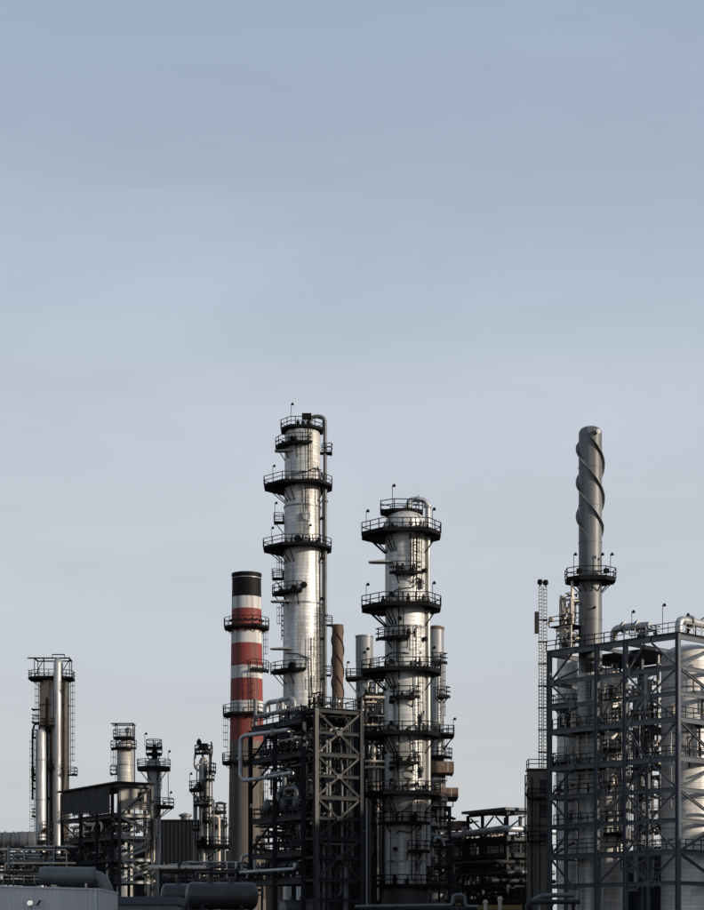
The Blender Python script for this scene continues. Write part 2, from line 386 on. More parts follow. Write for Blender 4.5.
lamp(pl, (-4.2, -1.8, z_(549)), 2.5); lamp(pl, (1.0, -3.9, z_(549)), 2.4)
platform(t1, z_(578), r1, sector(-105, -82, 4.2, 8), thick=0.25, brackets=(-92,))
platform(t1, z_(595), r1b - 0.06, sector(-98, 0, 4.2), brackets=(-80, -45, -10))
canopy_plate(t1, z_(604), r1, -4.3, -1.0, -1.75)
platform(t1, z_(625), r1b, sector(80, 100, 4.1, 7), thick=0.25)
canopy_plate(t1, z_(651), r1, -4.4, -1.0, -1.85)
platform(t1, z_(673), r1b, sector(-98, 8, 4.45), brackets=(-85, -55, -25))
platform(t1, z_(675), r1b, sector(80, 102, 3.95, 7), thick=0.25)
for a, q0, q1 in ((22, 489, 432), (14, 551, 489), (28, 675, 640), (-96, 640, 605), (28, 706, 678), (-94, 595, 552)):
    ladder(t1, a, r1b if q0 > 552 else r1, z_(q0), z_(q1))
ladder(t1, 48, r1b, z_(706), z_(610), cage=True)
for a, q, s_ in ((12, 520, .58), (-12, 543, .5), (5, 589, .45), (-22, 592, .4), (-28, 668, .45), (-30, 443, .35)): manhole(t1, a, r1 if q < 552 else r1b, z_(q), s_, 'galvanised' if q == 520 else 'dark_steel')
xr = 22.6 * k
pipe([(1.0, -0.3, z_(432)), (1.0, -0.3, z_(417)), (xr, -0.3, z_(417)), (xr, -0.3, z_(700)), (xr, -0.3, 20)], 0.27, 'pipe_grey', t1, 'riser_pipe', bend=1.0, n=12, flanges=((0, 0.5), (2, 0.3), (2, 0.7)))
pipe([(r1 + 0.12, -1.05, z_(475)), (r1 + 0.38, -1.05, z_(478)), (r1 + 0.38, -1.05, 20)], 0.13, 'pipe_dark', t1)
pipe([(r1 - 0.4, -1.9, z_(470)), (r1 - 0.12, -1.95, z_(474)), (r1 + 0.10, -1.95, 20)], 0.09, 'pipe_dark', t1)
pipe([(2.6, -1.0, z_(472)), (1.6, -2.3, z_(472)), (1.0, -2.7, z_(476)), (-1.6, -2.4, z_(478))], 0.07, 'pipe_dark', t1)
pipe([(-2.3, -1.6, z_(655)), (-0.6, -2.9, z_(657)), (1.2, -2.7, z_(662)), (1.4, -2.65, z_(700))], 0.08, 'pipe_dark', t1)
for q in (520, 560, 600, 640, 680):
    b = MB(); b.bar((r1 - 0.1, -1.0, z_(q)), (xr, -0.3, z_(q)), 0.14, 0.2); b.box((r1 + 0.3, -1.0, z_(q)), (0.5, 0.5, 0.35)); b.build('pipe_support', 'dark_steel', t1)
for q in range(616, 640, 5):
    b = MB(); b.box((-r1b - 0.05, -0.3, z_(q)), (0.25, 0.2, 0.16)); b.build('clip', 'dark_steel', t1)
# valves and nozzles at the top
b = MB()
for dx in (-0.6, 0.1, 0.8): b.lathe([(0.16, 0), (0.16, 0.5), (0.26, 0.5), (0.26, 0.75), (0.1, 0.8), (0.02, 1.2)], 10, (dx, -1.0, z_(429)))
b.box((0.6, -0.8, z_(418)), (1.3, 0.8, 0.7)); b.build('relief_valve', 'dark_steel', t1)

# ------------------------------------------------------------------ the second column
D = 215.0; k = D / F; z_ = lambda py: Z(py, D)
t2 = thing('distillation_tower', 'bright silver clad column with wide ring platforms down to its base beside dark pipe rack', 'column', (X(405.3, D), D, 0))
r2 = 20.5 * k
shell(t2, [(r2 + 0.45, 0), (r2 + 0.45, z_(888)), (r2 + 0.1, z_(886)), (r2, z_(884)), (r2, z_(796)), (r2, z_(630)), (r2 - 0.04, z_(628)), (r2 - 0.04, z_(523))] + dome(r2 - 0.04, z_(523), 1.35)[1:], ['cladding', 'cladding_worn', 'steel_warm'], 56, mis=[2, 2, 1, 1] + [0] * 10)
seam_ring(t2, r2, z_(629), h=0.2, proud=0.08); seam_ring(t2, r2, z_(800), h=0.2); seam_ring(t2, r2, z_(862), h=0.25)
pl = platform(t2, z_(512), 0.5, [(-1.6, 2.0), (-2.8, 1.0), (-2.8, -0.5), (-1.3, -1.5), (1.0, -1.3), (2.0, -.6), (2.0, 1.5), (-1.6, 2.0)], brackets=(-75, -45), thick=.2)
lamp(pl, (-1.5, -1.2, z_(512)), 2.7)
def t2_ring(q, L=4.95, R_=4.0, lamps=True):
    p = platform(t2, z_(q), r2, ring_outline(L, R_, 3.75, cl=0.52, cr=0.62), brackets=(-82, -74, -66, -44, -36, -28, 70), drop=2.2, thick=0.32)
    if lamps: lamp(p, (-L * 0.9, -1.4, z_(q)), 2.4); lamp(p, (R_ * 0.75, -2.3, z_(q)), 2.4)
    return p
t2_ring(535); t2_ring(608); t2_ring(672); t2_ring(735, 4.9, 3.9, False); t2_ring(794, 4.9, 3.95, False)
for q, a0, a1, ro in ((577, -34, 30, 3.35), (641, -70, 5, 3.6), (700, -34, 28, 3.35), (765, -34, 28, 3.35), (824, -80, 60, 3.2), (886, -110, 80, 3.6), (852, 5, 60, 3.2)):
    platform(t2, z_(q), r2, sector(a0, a1, ro, 16), brackets=(a0 * 0.6, a1 * 0.6), drop=1.1)
canopy_plate(t2, z_(565), r2, -4.2, -1.6, -1.6)
gx = 22.4 * k
pipe([(0.35, -0.2, z_(512)), (0.35, -0.2, z_(500)), (gx, -0.2, z_(500)), (gx, -0.2, z_(640)), (gx + 0.1, 0.6, 12)], 0.30, 'galvanised', t2, 'overhead_pipe', bend=1.0, n=14, flanges=((0, 0.4), (1, 0.5), (2, 0.05)))
for a, q0, q1 in ((32, 606, 537), (30, 671, 628), (36, 735, 676), (36, 794, 738), (34, 824, 796), (30, 886, 826), (24, 577, 540)): ladder(t2, a, r2, z_(q0), z_(q1))
for dx, q0, q1, rr, mm in ((-7, 590, 790, .075, 'pipe_dark'), (4.5, 538, 572, .10, 'pipe_dark'), (-2.5, 596, 640, .06, 'pipe_dark'), (-9, 640, 672, .07, 'pipe_dark'), (-12, 640, 790, .05, 'pipe_grey'), (9, 676, 760, .06, 'pipe_grey'), (-15, 800, 884, .05, 'pipe_dark'), (-5, 640, 672, .07, 'pipe_grey'), (6, 805, 880, .06, 'pipe_dark')):
    x = dx * k; y = -math.sqrt(max(0.1, r2*r2 - x*x)) - 0.16
    pipe([(x, y + 0.25, z_(q0)), (x, y, z_(q0 + 1)), (x, y, z_(q1)), (x, y + 0.25, z_(q1 + 1))], rr, mm, t2, bend=0.15, n=6)
def shellpt(px, py, off=0.22):
    x = (px - 405.3) * k; return (x, -math.sqrt(max(0.05, r2*r2 - x*x)) - off, z_(py))
for path, rr in (([(424, 712), (421, 722), (412, 728), (406, 733), (408, 740), (414, 746)], .06), ([(412, 745), (412, 752), (419, 756), (419, 775)], .06), ([(414, 772), (402, 773), (402, 779), (412, 781)], .07), ([(412, 786), (403, 786), (402, 792), (411, 795)], .07), ([(388, 598), (396, 593), (414, 591), (417, 580), (424, 586)], .06), ([(382, 660), (390, 655), (405, 656), (425, 661)], .07), ([(396, 835), (398, 832), (410, 834), (416, 828)], .07), ([(386, 812), (395, 816), (409, 809), (414, 800)], .06)):
    pipe([shellpt(*p) for p in path], rr, 'pipe_dark', t2, 'instrument_tube', bend=0.4, n=6)
for px_, py_ in ((398, 684), (397, 746), (399, 760), (393, 782), (401, 558), (400, 622), (415, 786), (396, 850), (398, 700)):
    manhole(t2, math.degrees(math.asin((px_ - 405.3) * k / r2)), r2, z_(py_), 0.24, 'galvanised' if py_ in (684, 746, 760, 558, 700) else 'dark_steel', 'nozzle')
for q in (573, 598, 641, 664, 704, 726, 770, 786): manhole(t2, 58 if q % 2 else -38, r2, z_(q), 0.3, 'dark_steel')
for py_ in (588, 722, 775, 850, 868):   # level gauges and valve clusters on the lit side
    p0 = Vector(shellpt(421 if py_ < 800 else 418, py_, 0.15)); b = MB()
    b.lathe([(0.02, -0.5), (0.18, -0.4), (0.18, 0.3), (0.28, 0.32), (0.28, 0.5), (0.08, 0.55), (0.08, 0.8)], 10, p0 + Vector((0, -0.25, 0))); b.bar(p0, p0 + Vector((0, 0.5, 0)), 0.12, 0.12); b.bar(p0 + Vector((-0.4, -0.25, 0.6)), p0 + Vector((0.4, -0.25, 0.6)), 0.05, 0.05)
    b.build('valve', 'pipe_grey', t2)

def gear(root, p, r, z, degs, seed):
    R = random.Random(seed)
    for a in degs:
        a += R.uniform(-6, 6); c = pol(a, r + .45, z); b = MB(); h = R.uniform(.5, 1.3); w = R.uniform(.12, .3)
        b.lathe([(w*.7, 0), (w*.7, h*.4), (w, h*.42), (w, h*.7), (w*.5, h*.75), (w*.5, h), (.02, h*1.02)], 8, c); b.bar(c + Vector((0, 0, h*.55)), pol(a, r - .05, z + h*.55), .12, .12); b.build('valve', R.choice(('dark_steel', 'pipe_dark', 'pipe_grey')), root)
for i, q in enumerate((535, 608, 672, 735, 794)): gear(t2, None, r2, z_(q), (-62, -45, -38, -20, 8, 34, 52, 66), i)
for i, q in enumerate((577, 641, 700, 765, 824, 886)): gear(t2, None, r2, z_(q), (-25, -5, 10, 22), 20 + i)
D1 = 260.0
for i, q in enumerate((487, 549)): gear(t1, None, r1, Z(q, D1), (-70, -50, -35, 0, 15, 30, 55), 40 + i)
for i, q in enumerate((448, 595, 673)): gear(t1, None, r1b if q > 552 else r1, Z(q, D1), (-70, -40, -15), 50 + i)
# ------------------------------------------------------------------ plain stacks beside the second column
D = 250.0; k = D / F; z_ = lambda py: Z(py, D)
s = thing('exhaust_stack', 'plain grey stack without ladder cage or boxes, between rusty spiral stack and bright column', 'stack', (X(364.3, D), D, 0)); r = 8.4 * k
shell(s, [(r, 0), (r, z_(660)), (r + 0.03, z_(659)), (r + 0.03, z_(638)), (r + 0.10, z_(637.5)), (r + 0.10, z_(636)), (r - 0.1, z_(636)), (r - 0.1, z_(650)), (0.01, z_(650))], 'stack_grey', 32)
seam_ring(s, r, z_(661), h=0.15); seam_ring(s, r, z_(690), h=0.15)
p = platform(s, z_(679), r, [(-2.3, 1.2), (-2.5, -1.2), (1.6, -2.0), (2.6, -1.2), (2.6, 1.2), (-2.3, 1.2)], brackets=(-80, -40, 10)); lamp(p, (-2.3, -0.6, z_(679)), 2.1)
manhole(s, 0, r, z_(654), 0.18); ladder(s, 60, r, z_(720), z_(660))
D = 240.0; k = D / F; z_ = lambda py: Z(py, D)
s = thing('exhaust_stack', 'grey stack with rusty rim and brown boxed platforms beside the silver column', 'stack', (X(435.5, D), D, 0)); r = 8.3 * k
shell(s, [(r + 0.25, 0), (r + 0.25, z_(770)), (r + 0.02, z_(766)), (r, z_(630)), (r + 0.08, z_(630)), (r + 0.06, z_(627.5)), (r * 0.55, z_(626)), (0.02, z_(626))], ['stack_grey', 'rust', 'stack_dark'], 32, mis=[2, 2, 0, 0, 1, 1, 1])
for q in (658, 688, 722): seam_ring(s, r, z_(q), h=0.14)
ladder(s, 35, r, z_(735), z_(655)); ladder(s, 40, r + 0.2, z_(800), z_(740))
platform(s, z_(664), r, sector(-20, 50, 1.9, 15)); platform(s, z_(697), r, sector(10, 80, 1.9, 15), brackets=(30, 60), drop=.9)
p = platform(s, z_(736), r, [(-1.9, -1.2), (0, -2.2), (2.3, -1.6), (2.3, 1.4), (0, 2)], brackets=(60, 85), drop=1.8); lamp(p, (2.2, -1.2, z_(736)), 2.0)
platform(s, z_(758), r + .02, sector(-60, 100, 2.1, 16), drop=1)
for q0, q1, x0, x1 in ((763, 774, -1.4, 2.15), (789, 799, -0.2, 2.7)):
    p = platform(s, z_(q1), r + .15, [(x0, 1.8), (x0, -1.8), (x1, -1.8), (x1, 1.8)] if x0 < -1 else [(-1.2, -2.0), (x1, -2.0), (x1, 1.6), (0.5, 2.0)], rail=False)
    n = 5
    for i in range(n):
        w = (x1 + 1.2) / n
        b = MB(); b.box((-1.2 + w * (i + .5), -1.95 - 0.02 * (i % 2), (z_(q0) + z_(q1)) / 2), (w - 0.04, 0.06, z_(q0) - z_(q1))); b.build('screen_panel', 'wood_brown', p)
    for i in range(4):
        b = MB(); b.box((x1 + 0.06 + 0.02 * (i % 2), -1.45 + 0.8 * i, (z_(q0) + z_(q1)) / 2), (0.06, 0.76, z_(q0) - z_(q1))); b.build('screen_panel', 'wood_brown', p)
D = 268.0; k = D / F; z_ = lambda py: Z(py, D)
s = thing('spiral_stack', 'rusty brown stack wrapped in spiral fins behind the dark steel frame', 'stack', (X(337.6, D), D, 0)); r = 5.6 * k
shell(s, [(r + .05, 0), (r, z_(626)), (r + .05, z_(626)), (r + .05, z_(625)), (r - .08, z_(625)), (r - .08, z_(632)), (0.01, z_(632))], 'rust', 28)
def strake(root, r, z0, z1, pitch, ph, w, th, m, sign=1):
    b = MB(); n = max(8, int((z1 - z0) / pitch * 28)); vs = []
    for i in range(n + 1):
        z = z0 + (z1 - z0) * i / n; a = ph + sign * 2 * math.pi * (z - z0) / pitch
        taper = min(1, i / 3, (n - i) / 3)
        for rr, dz in ((r - .03, -th/2), (r + w * taper + .005, -th/2), (r + w * taper + .005, th/2), (r - .03, th/2)):
            vs.append((rr * math.sin(a), -rr * math.cos(a), z + dz))
    fs = [(i*4 + j, i*4 + (j+1) % 4, i*4 + 4 + (j+1) % 4, i*4 + 4 + j) for i in range(n) for j in range(4)]
    b.add(vs, fs, 0, False); return b.build('spiral_fin', m, root)
for i in range(3): strake(s, r, z_(720), z_(627), 64 * k, i * 2.094, 0.15, 0.09, 'pipe_dark', -1)

# ------------------------------------------------------------------ striped chimney
D = 292.0; k = D / F; z_ = lambda py: Z(py, D)
s = thing('striped_chimney', 'tall chimney with red and white bands and a black top', 'chimney', (X(246.6, D), D, 0))
def rc(py): return (14.4 + (py - 574) * (18.6 - 14.4) / (860 - 574)) * k
cuts = [(910, 3), (742, 3), (715, 1), (702, 2), (679.5, 1), (667, 2), (644.5, 1), (632, 2), (610, 1), (598, 2), (579, 0), (576.5, 0)]
prof = [(rc(960), 0)]; mis = []
for q, mi in cuts[1:]:
    prof.append((rc(q), z_(q)))
mis = [3, 1, 2, 1, 2, 1, 2, 1, 2, 0, 0]
prof += [(rc(576) + .10, z_(576.5)), (rc(576) + .10, z_(574)), (rc(576) - .25, z_(574)), (rc(576) - .3, z_(585)), (0.01, z_(585))]; mis += [0, 0, 0, 0, 0]
shell(s, prof, ['paint_black', 'paint_red', 'paint_white', 'chimney_concrete'], 44, 'shaft', mis)
seam_ring(s, rc(578), z_(579), 'stack_grey', .12, .07)
def cring(q, a0=None, a1=None, br=True):
    r = rc(q); o = ring_outline(r + 1.05, r + 1.05, r + 1.0) if a0 is None else sector(a0, a1, r + 1.0, 15)
    return platform(s, z_(q), r, o, brackets=(-90, -60, -30, 0, 30, 60, 90) if a0 is None else (), drop=.9, rail_h=1.4, thick=.25)
cring(628); cring(671, 15, 110); cring(715); cring(763)
ladder(s, 88, rc(650), z_(669), z_(629), m='steel_black'); ladder(s, -86, rc(740) + .1, z_(762), z_(716)); ladder(s, 20, rc(700), z_(715), z_(672)); ladder(s, 60, rc(850) + .2, z_(900), z_(765))
for a in range(-80, 90, 20): manhole(s, a, rc(622), z_(621.5), 0.16, name='flange_bolt')

# ------------------------------------------------------------------ framed structures
class Frame:
    def __init__(s, root, px, D, ang):
        s.root = root; s.c = Vector((X(px, D), D, 0)); s.D = D
        a = rad(ang); s.v = Vector((math.cos(a), math.sin(a), 0)); s.u = Vector((-math.sin(a), math.cos(a), 0))
    def along_u(s, px, b=0):
        c = s.c + s.v * b; kk = (px - CX) / F; return (kk * c.y - c.x) / (s.u.x - kk * s.u.y)
    def along_v(s, px, a=0):
        c = s.c + s.u * a; kk = (px - CX) / F; return (kk * c.y - c.x) / (s.v.x - kk * s.v.y)
    def p(s, a, b, z): return s.u * a + s.v * b + Vector((0, 0, z))
    def z(s, py): return Z(py, s.D)
    def post(s, a, b, z0, z1, w=0.4, m='steel_blue', name='post'):
        mb = MB(); mb.ibeam(s.p(a, b, z0), s.p(a, b, z1), w, w, up=s.u); return mb.build(name, m, s.root)
    def beam(s, a0, b0, a1, b1, z, h=0.5, w=0.25, m='steel_blue', trim=0.16, name='beam'):
        p, q = s.p(a0, b0, z), s.p(a1, b1, z); d = (q - p).normalized() * trim
        mb = MB(); mb.ibeam(p + d, q - d, h, w); return mb.build(name, m, s.root)
    def brace(s, p, q, w=0.2, m='steel_blue', trim=0.25):
        p, q = s.p(*p), s.p(*q); d = (q - p).normalized() * trim
        mb = MB(); mb.ibeam(p + d, q - d, w, w); return mb.build('brace', m, s.root)
    def deck(s, a0, a1, b0, b1, z, m='steel_black', t=0.08, rails='', rail_m=None, name='deck'):
        mb = MB(); c = s.p((a0+a1)/2, (b0+b1)/2, z); mb.box(c, (abs(a1-a0), abs(b1-b0), t), (s.u, s.v, Vector((0, 0, 1))))
        d = mb.build(name, m, s.root)
        for ch in rails:
            e = 0.08
            line = {'l': [(a0, b0+e), (a1, b0+e)], 'r': [(a0+e, b0), (a0+e, b1)], 'b': [(a0, b1-e), (a1, b1-e)], 'f': [(a1-e, b0), (a1-e, b1)]}[ch]
            p0, p1 = s.p(*line[0], 0), s.p(*line[1], 0); n = max(2, int((p1-p0).length / 0.7))
            rail_mesh([p0.lerp(p1, i / n) for i in range(n + 1)], z + t/2, 1.1).build('railing', rail_m or m, d)
        return d
    def pipe(s, pts, r, m='pipe_grey', name='pipe', **kw): return pipe([s.p(*q) for q in pts], r, m, s.root, name, **kw)
    def stair(s, a0, a1, b, z0, z1, w=0.9, m='steel_light'):
        mb = MB(); U = Vector((0, 0, 1))
        for db in (-w/2, w/2): mb.bar(s.p(a0, b+db, z0), s.p(a1, b+db, z1), 0.07, 0.26)
        for db in (-w/2, w/2):
            for hh in (0.6, 1.1): mb.bar(s.p(a0, b+db, z0+hh), s.p(a1, b+db, z1+hh), 0.05, 0.05)
            for t in (0, .33, .66, 1): mb.bar(s.p(a0+(a1-a0)*t, b+db, z0+(z1-z0)*t), s.p(a0+(a1-a0)*t, b+db, z0+(z1-z0)*t+1.1), 0.05, 0.05)
        n = max(4, int(abs(z1-z0) / 0.22))
        for i in range(n):
            t = (i + .5) / n; mb.box(s.p(a0+(a1-a0)*t, b, z0+(z1-z0)*t), (abs(a1-a0)/n*1.1, w, 0.04), (s.u, s.v, U))
        return mb.build('stair', m, s.root)
    def stair_v(s, b0, b1, a, z0, z1, w=0.9, m='steel_light'):
        u, v = s.u, s.v; s.u, s.v = v, u
        o = s.stair(b0, b1, a, z0, z1, w, m); s.u, s.v = u, v
        return o
    def clutter(s, n, a, b, zs, rs=(0.05, 0.16), ms=('pipe_dark', 'pipe_grey', 'galvanised', 'pipe_dark'), seed=1):
        """pipe runs with square bends between two levels"""
        R = random.Random(seed)
        for i in range(n):
            q = [R.uniform(*a), R.uniform(*b), R.uniform(*zs)]; pts = [tuple(q)]
            ax = R.choice((0, 1, 2))
            for j in range(R.choice((2, 3, 3, 4))):
                lo, hi = (a, b, zs)[ax]
                span = (hi - lo) * R.uniform(.25, .8) * (1 if q[ax] < (lo+hi)/2 else -1)
                q[ax] = min(hi, max(lo, q[ax] + span)); pts.append(tuple(q)); ax = (ax + R.choice((1, 2))) % 3
            s.pipe(pts, R.uniform(*rs), R.choice(ms), n=7)
    def valves(s, n, a, b, z, seed=1, ms=('pipe_grey', 'dark_steel', 'galvanised', 'pipe_cream')):
        R = random.Random(seed)
        for i in range(n):
            c = s.p(R.uniform(*a), R.uniform(*b), z); q = R.uniform(.8, 1.5); mb = MB()
            mb.lathe([(0.10*q, 0), (0.10*q, .4*q), (0.2*q, .42*q), (0.2*q, .55*q), (.13*q, .6*q), (.13*q, .9*q), (.04*q, .95*q), (.04*q, 1.2*q)], 8, c)
            mb.tube([c + Vector((0, 0, 1.2*q)) + Vector((.22*q*math.cos(t), .22*q*math.sin(t), 0)) for t in [2*math.pi*j/8 for j in range(9)]], .03*q, 4)
            mb.build('valve', R.choice(ms), s.root)
def vessel_h(name, label, cat, c, axis, L, r, m, sad=None, group=None, zfloor=None, band=True):
    """lying drum: shell with dished ends, bands, saddles and nozzles; zfloor = what the saddles stand on"""
    root = thing(name, label, cat, (c[0], c[1], zfloor if zfloor is not None else 0), group); d = Vector(axis).normalized(); zc = c[2] - (zfloor or 0)
    b = MB(); h = 0.45 * r
    prof = [(0.01, -L/2 - h)] + [(r * math.sin(math.pi/2*i/6), -L/2 - h * math.cos(math.pi/2*i/6)) for i in range(1, 7)] + [(r, L/2)] + [(r * math.cos(math.pi/2*i/6), L/2 + h * math.sin(math.pi/2*i/6)) for i in range(1, 7)]
    b.lathe(prof, 36, (0, 0, zc), axis=d); b.build('shell', m, root)
    side = d.cross(Vector((0, 0, 1)))
    for t in (-.32, .32):
        b = MB(); b.box(d * (L*t) + Vector((0, 0, (zc - r*.6) / 2)), (0.35, r*1.5, zc - r*.6), (d, side, Vector((0, 0, 1)))); b.build('saddle', 'steel_black', root)
    if band:
        for t in (-.48, -.16, .16, .48):
            b = MB(); b.lathe([(r-.01, -.05), (r+.03, -.05), (r+.03, .05), (r-.01, .05)], 36, d*(L*t) + Vector((0, 0, zc)), axis=d); b.build('band', m, root)
    for t in (-.2, .15):
        b = MB(); b.lathe([(.16*r, r*.9), (.16*r, r*1.25), (.26*r, r*1.25), (.26*r, r*1.36), (.01, r*1.37)], 12, d*(L*t) + Vector((0, 0, zc))); b.build('nozzle', m, root)
    return root

# ---- right-hand blue-grey tower frame
root = thing('steel_frame', 'tall blue-grey steel frame tower with diagonal braces around silver vessels', 'steel structure', (X(678, 205), 205, 0))
A = Frame(root, 678, 205, 45.8 - 1.6)
ztop, z2, z3, z4, z5, z6, z7, z8, z9 = [A.z(q) for q in (636, 667, 693, 719, 758, 789, 820, 852, 883)]
ZL = [ztop, z2, z3, z4, z5, z6, z7, z8, z9]
pa = [0, A.along_u(625.5), A.along_u(597), A.along_u(549.5)]
am1, am2 = A.along_u(648), A.along_u(566); BW = 17.0
bp_ = [0, 8.2, BW]
for a in pa:
    for bb in bp_: A.post(a, bb, 0, ztop + (.3 if bb == 0 else .2), .46 if bb == 0 else .4)
A.post(am1, 0, 0, z5 - .2, .34); A.post(am2, 0, 0, z5 - .2, .34)
for i in range(3):
    for j, z in enumerate(ZL):
        if i == 1 and j in (1,): pass
        if i == 1 and j == 2: continue
        A.beam(pa[i], 0, pa[i+1], 0, z, .62 if j in (0, 3, 4, 7) else .5, .3, trim=.24)
        if j in (0, 3, 4, 6, 7): A.beam(pa[i], BW, pa[i+1], BW, z - .05, .5, .25, trim=.22)
for j, z in enumerate(ZL):
    for q, w in ((0, .3), (pa[3], .28)):
        for i in range(2): A.beam(q, bp_[i], q, bp_[i+1], z - .01, .58 if j in (0, 3, 4, 7) else .46, w, trim=.24)
    if j in (0, 3, 4, 7):
        for q in pa[1:3]: A.beam(q, 0, q, 8.2, z - .02, .42, .22, trim=.25)
e0 = pa[0]; e1 = pa[1]
for j in range(8):      # alternate chevron and vee in the wide bay
    za, zb = ZL[j], ZL[j+1]
    if j % 2 == 0:
        A.brace((e1, 0, zb), (am1 + .3, 0, za - .2)); A.brace((e0, 0, zb), (am1 - .3, 0, za - .2))
    else:
        A.brace((e1, 0, za), (am1 + .3, 0, zb + .2)); A.brace((e0, 0, za), (am1 - .3, 0, zb + .2))
mid = (pa[2] + pa[3]) / 2
for p_, q_ in (((pa[3], z2), (mid, ztop)), ((pa[3], z2), (mid, z3)), ((pa[3], z6), (mid, z5)), ((pa[3], z6), (mid, z7)), ((pa[3], z8), (mid, z7)), ((pa[3], z8), (mid, z9))):
    A.brace((p_[0], 0, p_[1]), (q_[0], 0, q_[1] - .1))
for za, zb in ((z4, z2), (z5, z4), (z6, z5), (z7, z6), (z9, z8)): A.brace((pa[2], 0, za), (pa[1], 0, zb), .16)
for za, zb in ((z2, ztop), (z2, z3), (z4, z5), (z6, z5), (z6, z7), (z8, z7), (z8, z9)): A.brace((0, 0, za), (0, 8.2, zb), .26)
for za, zb in ((z2, ztop), (z4, z3), (z6, z5), (z8, z7)): A.brace((0, BW, za), (0, 8.2, zb), .26); A.brace((pa[3], 0, za), (pa[3], 8.2, zb)); A.brace((pa[3], BW, za), (pa[3], 8.2, zb))
def gusset(a, z, w=.8, h=.6):
    b = MB(); b.box(A.p(a, -.17, z), (w, .04, h), (A.u, A.v, Vector((0, 0, 1)))); b.build('gusset_plate', 'steel_blue', root)
for j in range(0, 9):
    gusset(am1, ZL[j]) if j % 2 == 0 else (gusset(e0 + .5, ZL[j], .7), gusset(e1 - .5, ZL[j], .7))
for z in (z2, z6, z8): gusset(pa[3] - .5, z, .7, .7)
for z in (ztop, z3, z5, z7, z9): gusset(mid, z)
A.clutter(22, (pa[1], pa[3] - .3), (.35, .9), (z9, z2), (.025, .06), ('pipe_dark', 'pipe_grey', 'steel_light'), 15)
A.clutter(10, (.5, pa[1] - .3), (.35, .8), (z9, z3), (.025, .06), ('pipe_dark', 'pipe_grey', 'steel_light'), 16)
# decks with openings for the vessels (strips) and handrails
A.deck(pa[1] + .1, pa[3] + .4, -.2, 3.0, ztop + .38, rails='l', rail_m='dark_steel'); A.deck(-.4, pa[1] + .05, -.3, .9, ztop + .38, rails='l', rail_m='steel_light')
A.deck(-.4, .5, 1.0, BW, ztop + .38, rails='r', rail_m='steel_light'); A.deck(.6, pa[1], .95, 3.2, ztop + .38); A.deck(pa[1] + .1, pa[3] + .4, 12, BW, ztop + .38); A.deck(8.0, pa[3] + .4, 6.5, 12, ztop + .38); A.deck(.6, 7.8, 11.2, BW, ztop + .38)
for z, rr in ((z4, 'l'), (z5, 'l'), (z8, 'l')):
    A.deck(pa[1] + .1, pa[3] - .2, .25, 1.5, z + .32, rails=rr); A.deck(.3, pa[1] - .1, .25, 1.0, z + .32, rails=rr)
    A.deck(.2, .5, .4, BW - .3, z + .33, rails='r')
for z in (z6, z7): A.deck(pa[2] + .2, pa[3] - .3, .3, 1.1, z + .27, 'dark_steel', rails='l'); A.valves(4, (pa[2] + 1, pa[3] - .6), (.6, 1.0), z + .31, int(z), ('dark_steel', 'pipe_grey', 'pipe_cream'))
for z in (z2, z3, z6, z7): A.deck(pa[1] + .25, pa[2] - .25, .3, 1.1, z + .27, 'dark_steel', rails='l'); A.valves(3, (pa[1] + .5, pa[2] - .5), (.5, .9), z + .31, int(z) + 7, ('dark_steel', 'pipe_cream'))
A.deck(pa[1] + .1, 13, 8.6, 13.5, z4 + .3); A.deck(pa[1] + .1, 13, 8.6, 13.5, z5 + .3, rails='b'); A.deck(pa[1] + .1, 13, 8.6, 13.5, z7 + .3)
# zigzag stairs behind the wide bay
s0, s1 = A.along_u(656, 7.2), A.along_u(630, 7.2); s2, s3 = A.along_u(656, 8.3), A.along_u(630, 8.3)
for j in range(1, 8):
    za, zb = ZL[j+1] + .3, ZL[j] + .3
    A.stair(s0, s1, 7.2, za, (za + zb) / 2, m='steel_light'); A.stair(s3, s2, 8.3, (za + zb) / 2, zb, m='steel_light')
    A.deck(s1, s1 + 1.0, 6.7, 8.8, (za + zb) / 2, 'steel_black', rails='f')
xa = A.along_u(658, 9.2)
A.post(xa, 9.2, z5, ztop, .28, 'steel_light')
for z in (z2 + 1.2, z3 + 1.2, z4 + 1.5, z5 + 1.2): A.beam(xa, 9.2, xa + 5, 9.2, z, .4, .2, 'steel_light')
for j in (3, 5): A.deck(xa - .3, xa + 5.5, 9.4, 11.5, ZL[j] + .3, 'steel_black', rails='l')
A.clutter(24, (xa, xa + 4.6), (9.3, 11), (z9, z2), (.07, .22), ('galvanised', 'pipe_cream', 'pipe_dark', 'pipe_grey'), 14)
# pipework in the frame
x5 = A.along_u(636, 5.6); x6 = A.along_u(646, 5.0)
A.pipe([(x5, 5.6, z9), (x5, 5.6, z3), (x5 - 1.9, 5.6, z3 + 1.2), (x5 - 1.9, 5.6, z2)], .3, 'galvanised', n=12); A.pipe([(x6 + 1.2, 5.0, z5), (x6 + .4, 5.0, z4), (x6, 5.0, z3), (x6, 5.0, z2 + .8)], .24, 'galvanised')
A.pipe([(pa[2] + 1.2, 1.8, z4 - .5), (pa[2] + 4.2, 1.8, z4 - .5), (pa[2] + 4.2, 1.8, z4 - 2.6), (pa[2] + 4.2, 1.8, z6)], .22, 'galvanised'); A.pipe([(pa[1] + .8, 1.6, z5 + 3), (pa[1] + .8, 1.6, z5 + 1.3), (pa[1] + 2.6, 1.6, z5 + 1.3), (pa[1] + 2.6, 1.6, z7)], .14, 'pipe_cream')
A.clutter(12, (pa[1] + .3, pa[2] - .3), (1.6, 2.6), (z4, z4 + 3.0), (.05, .11), ('pipe_cream', 'pipe_dark', 'galvanised'), 5)
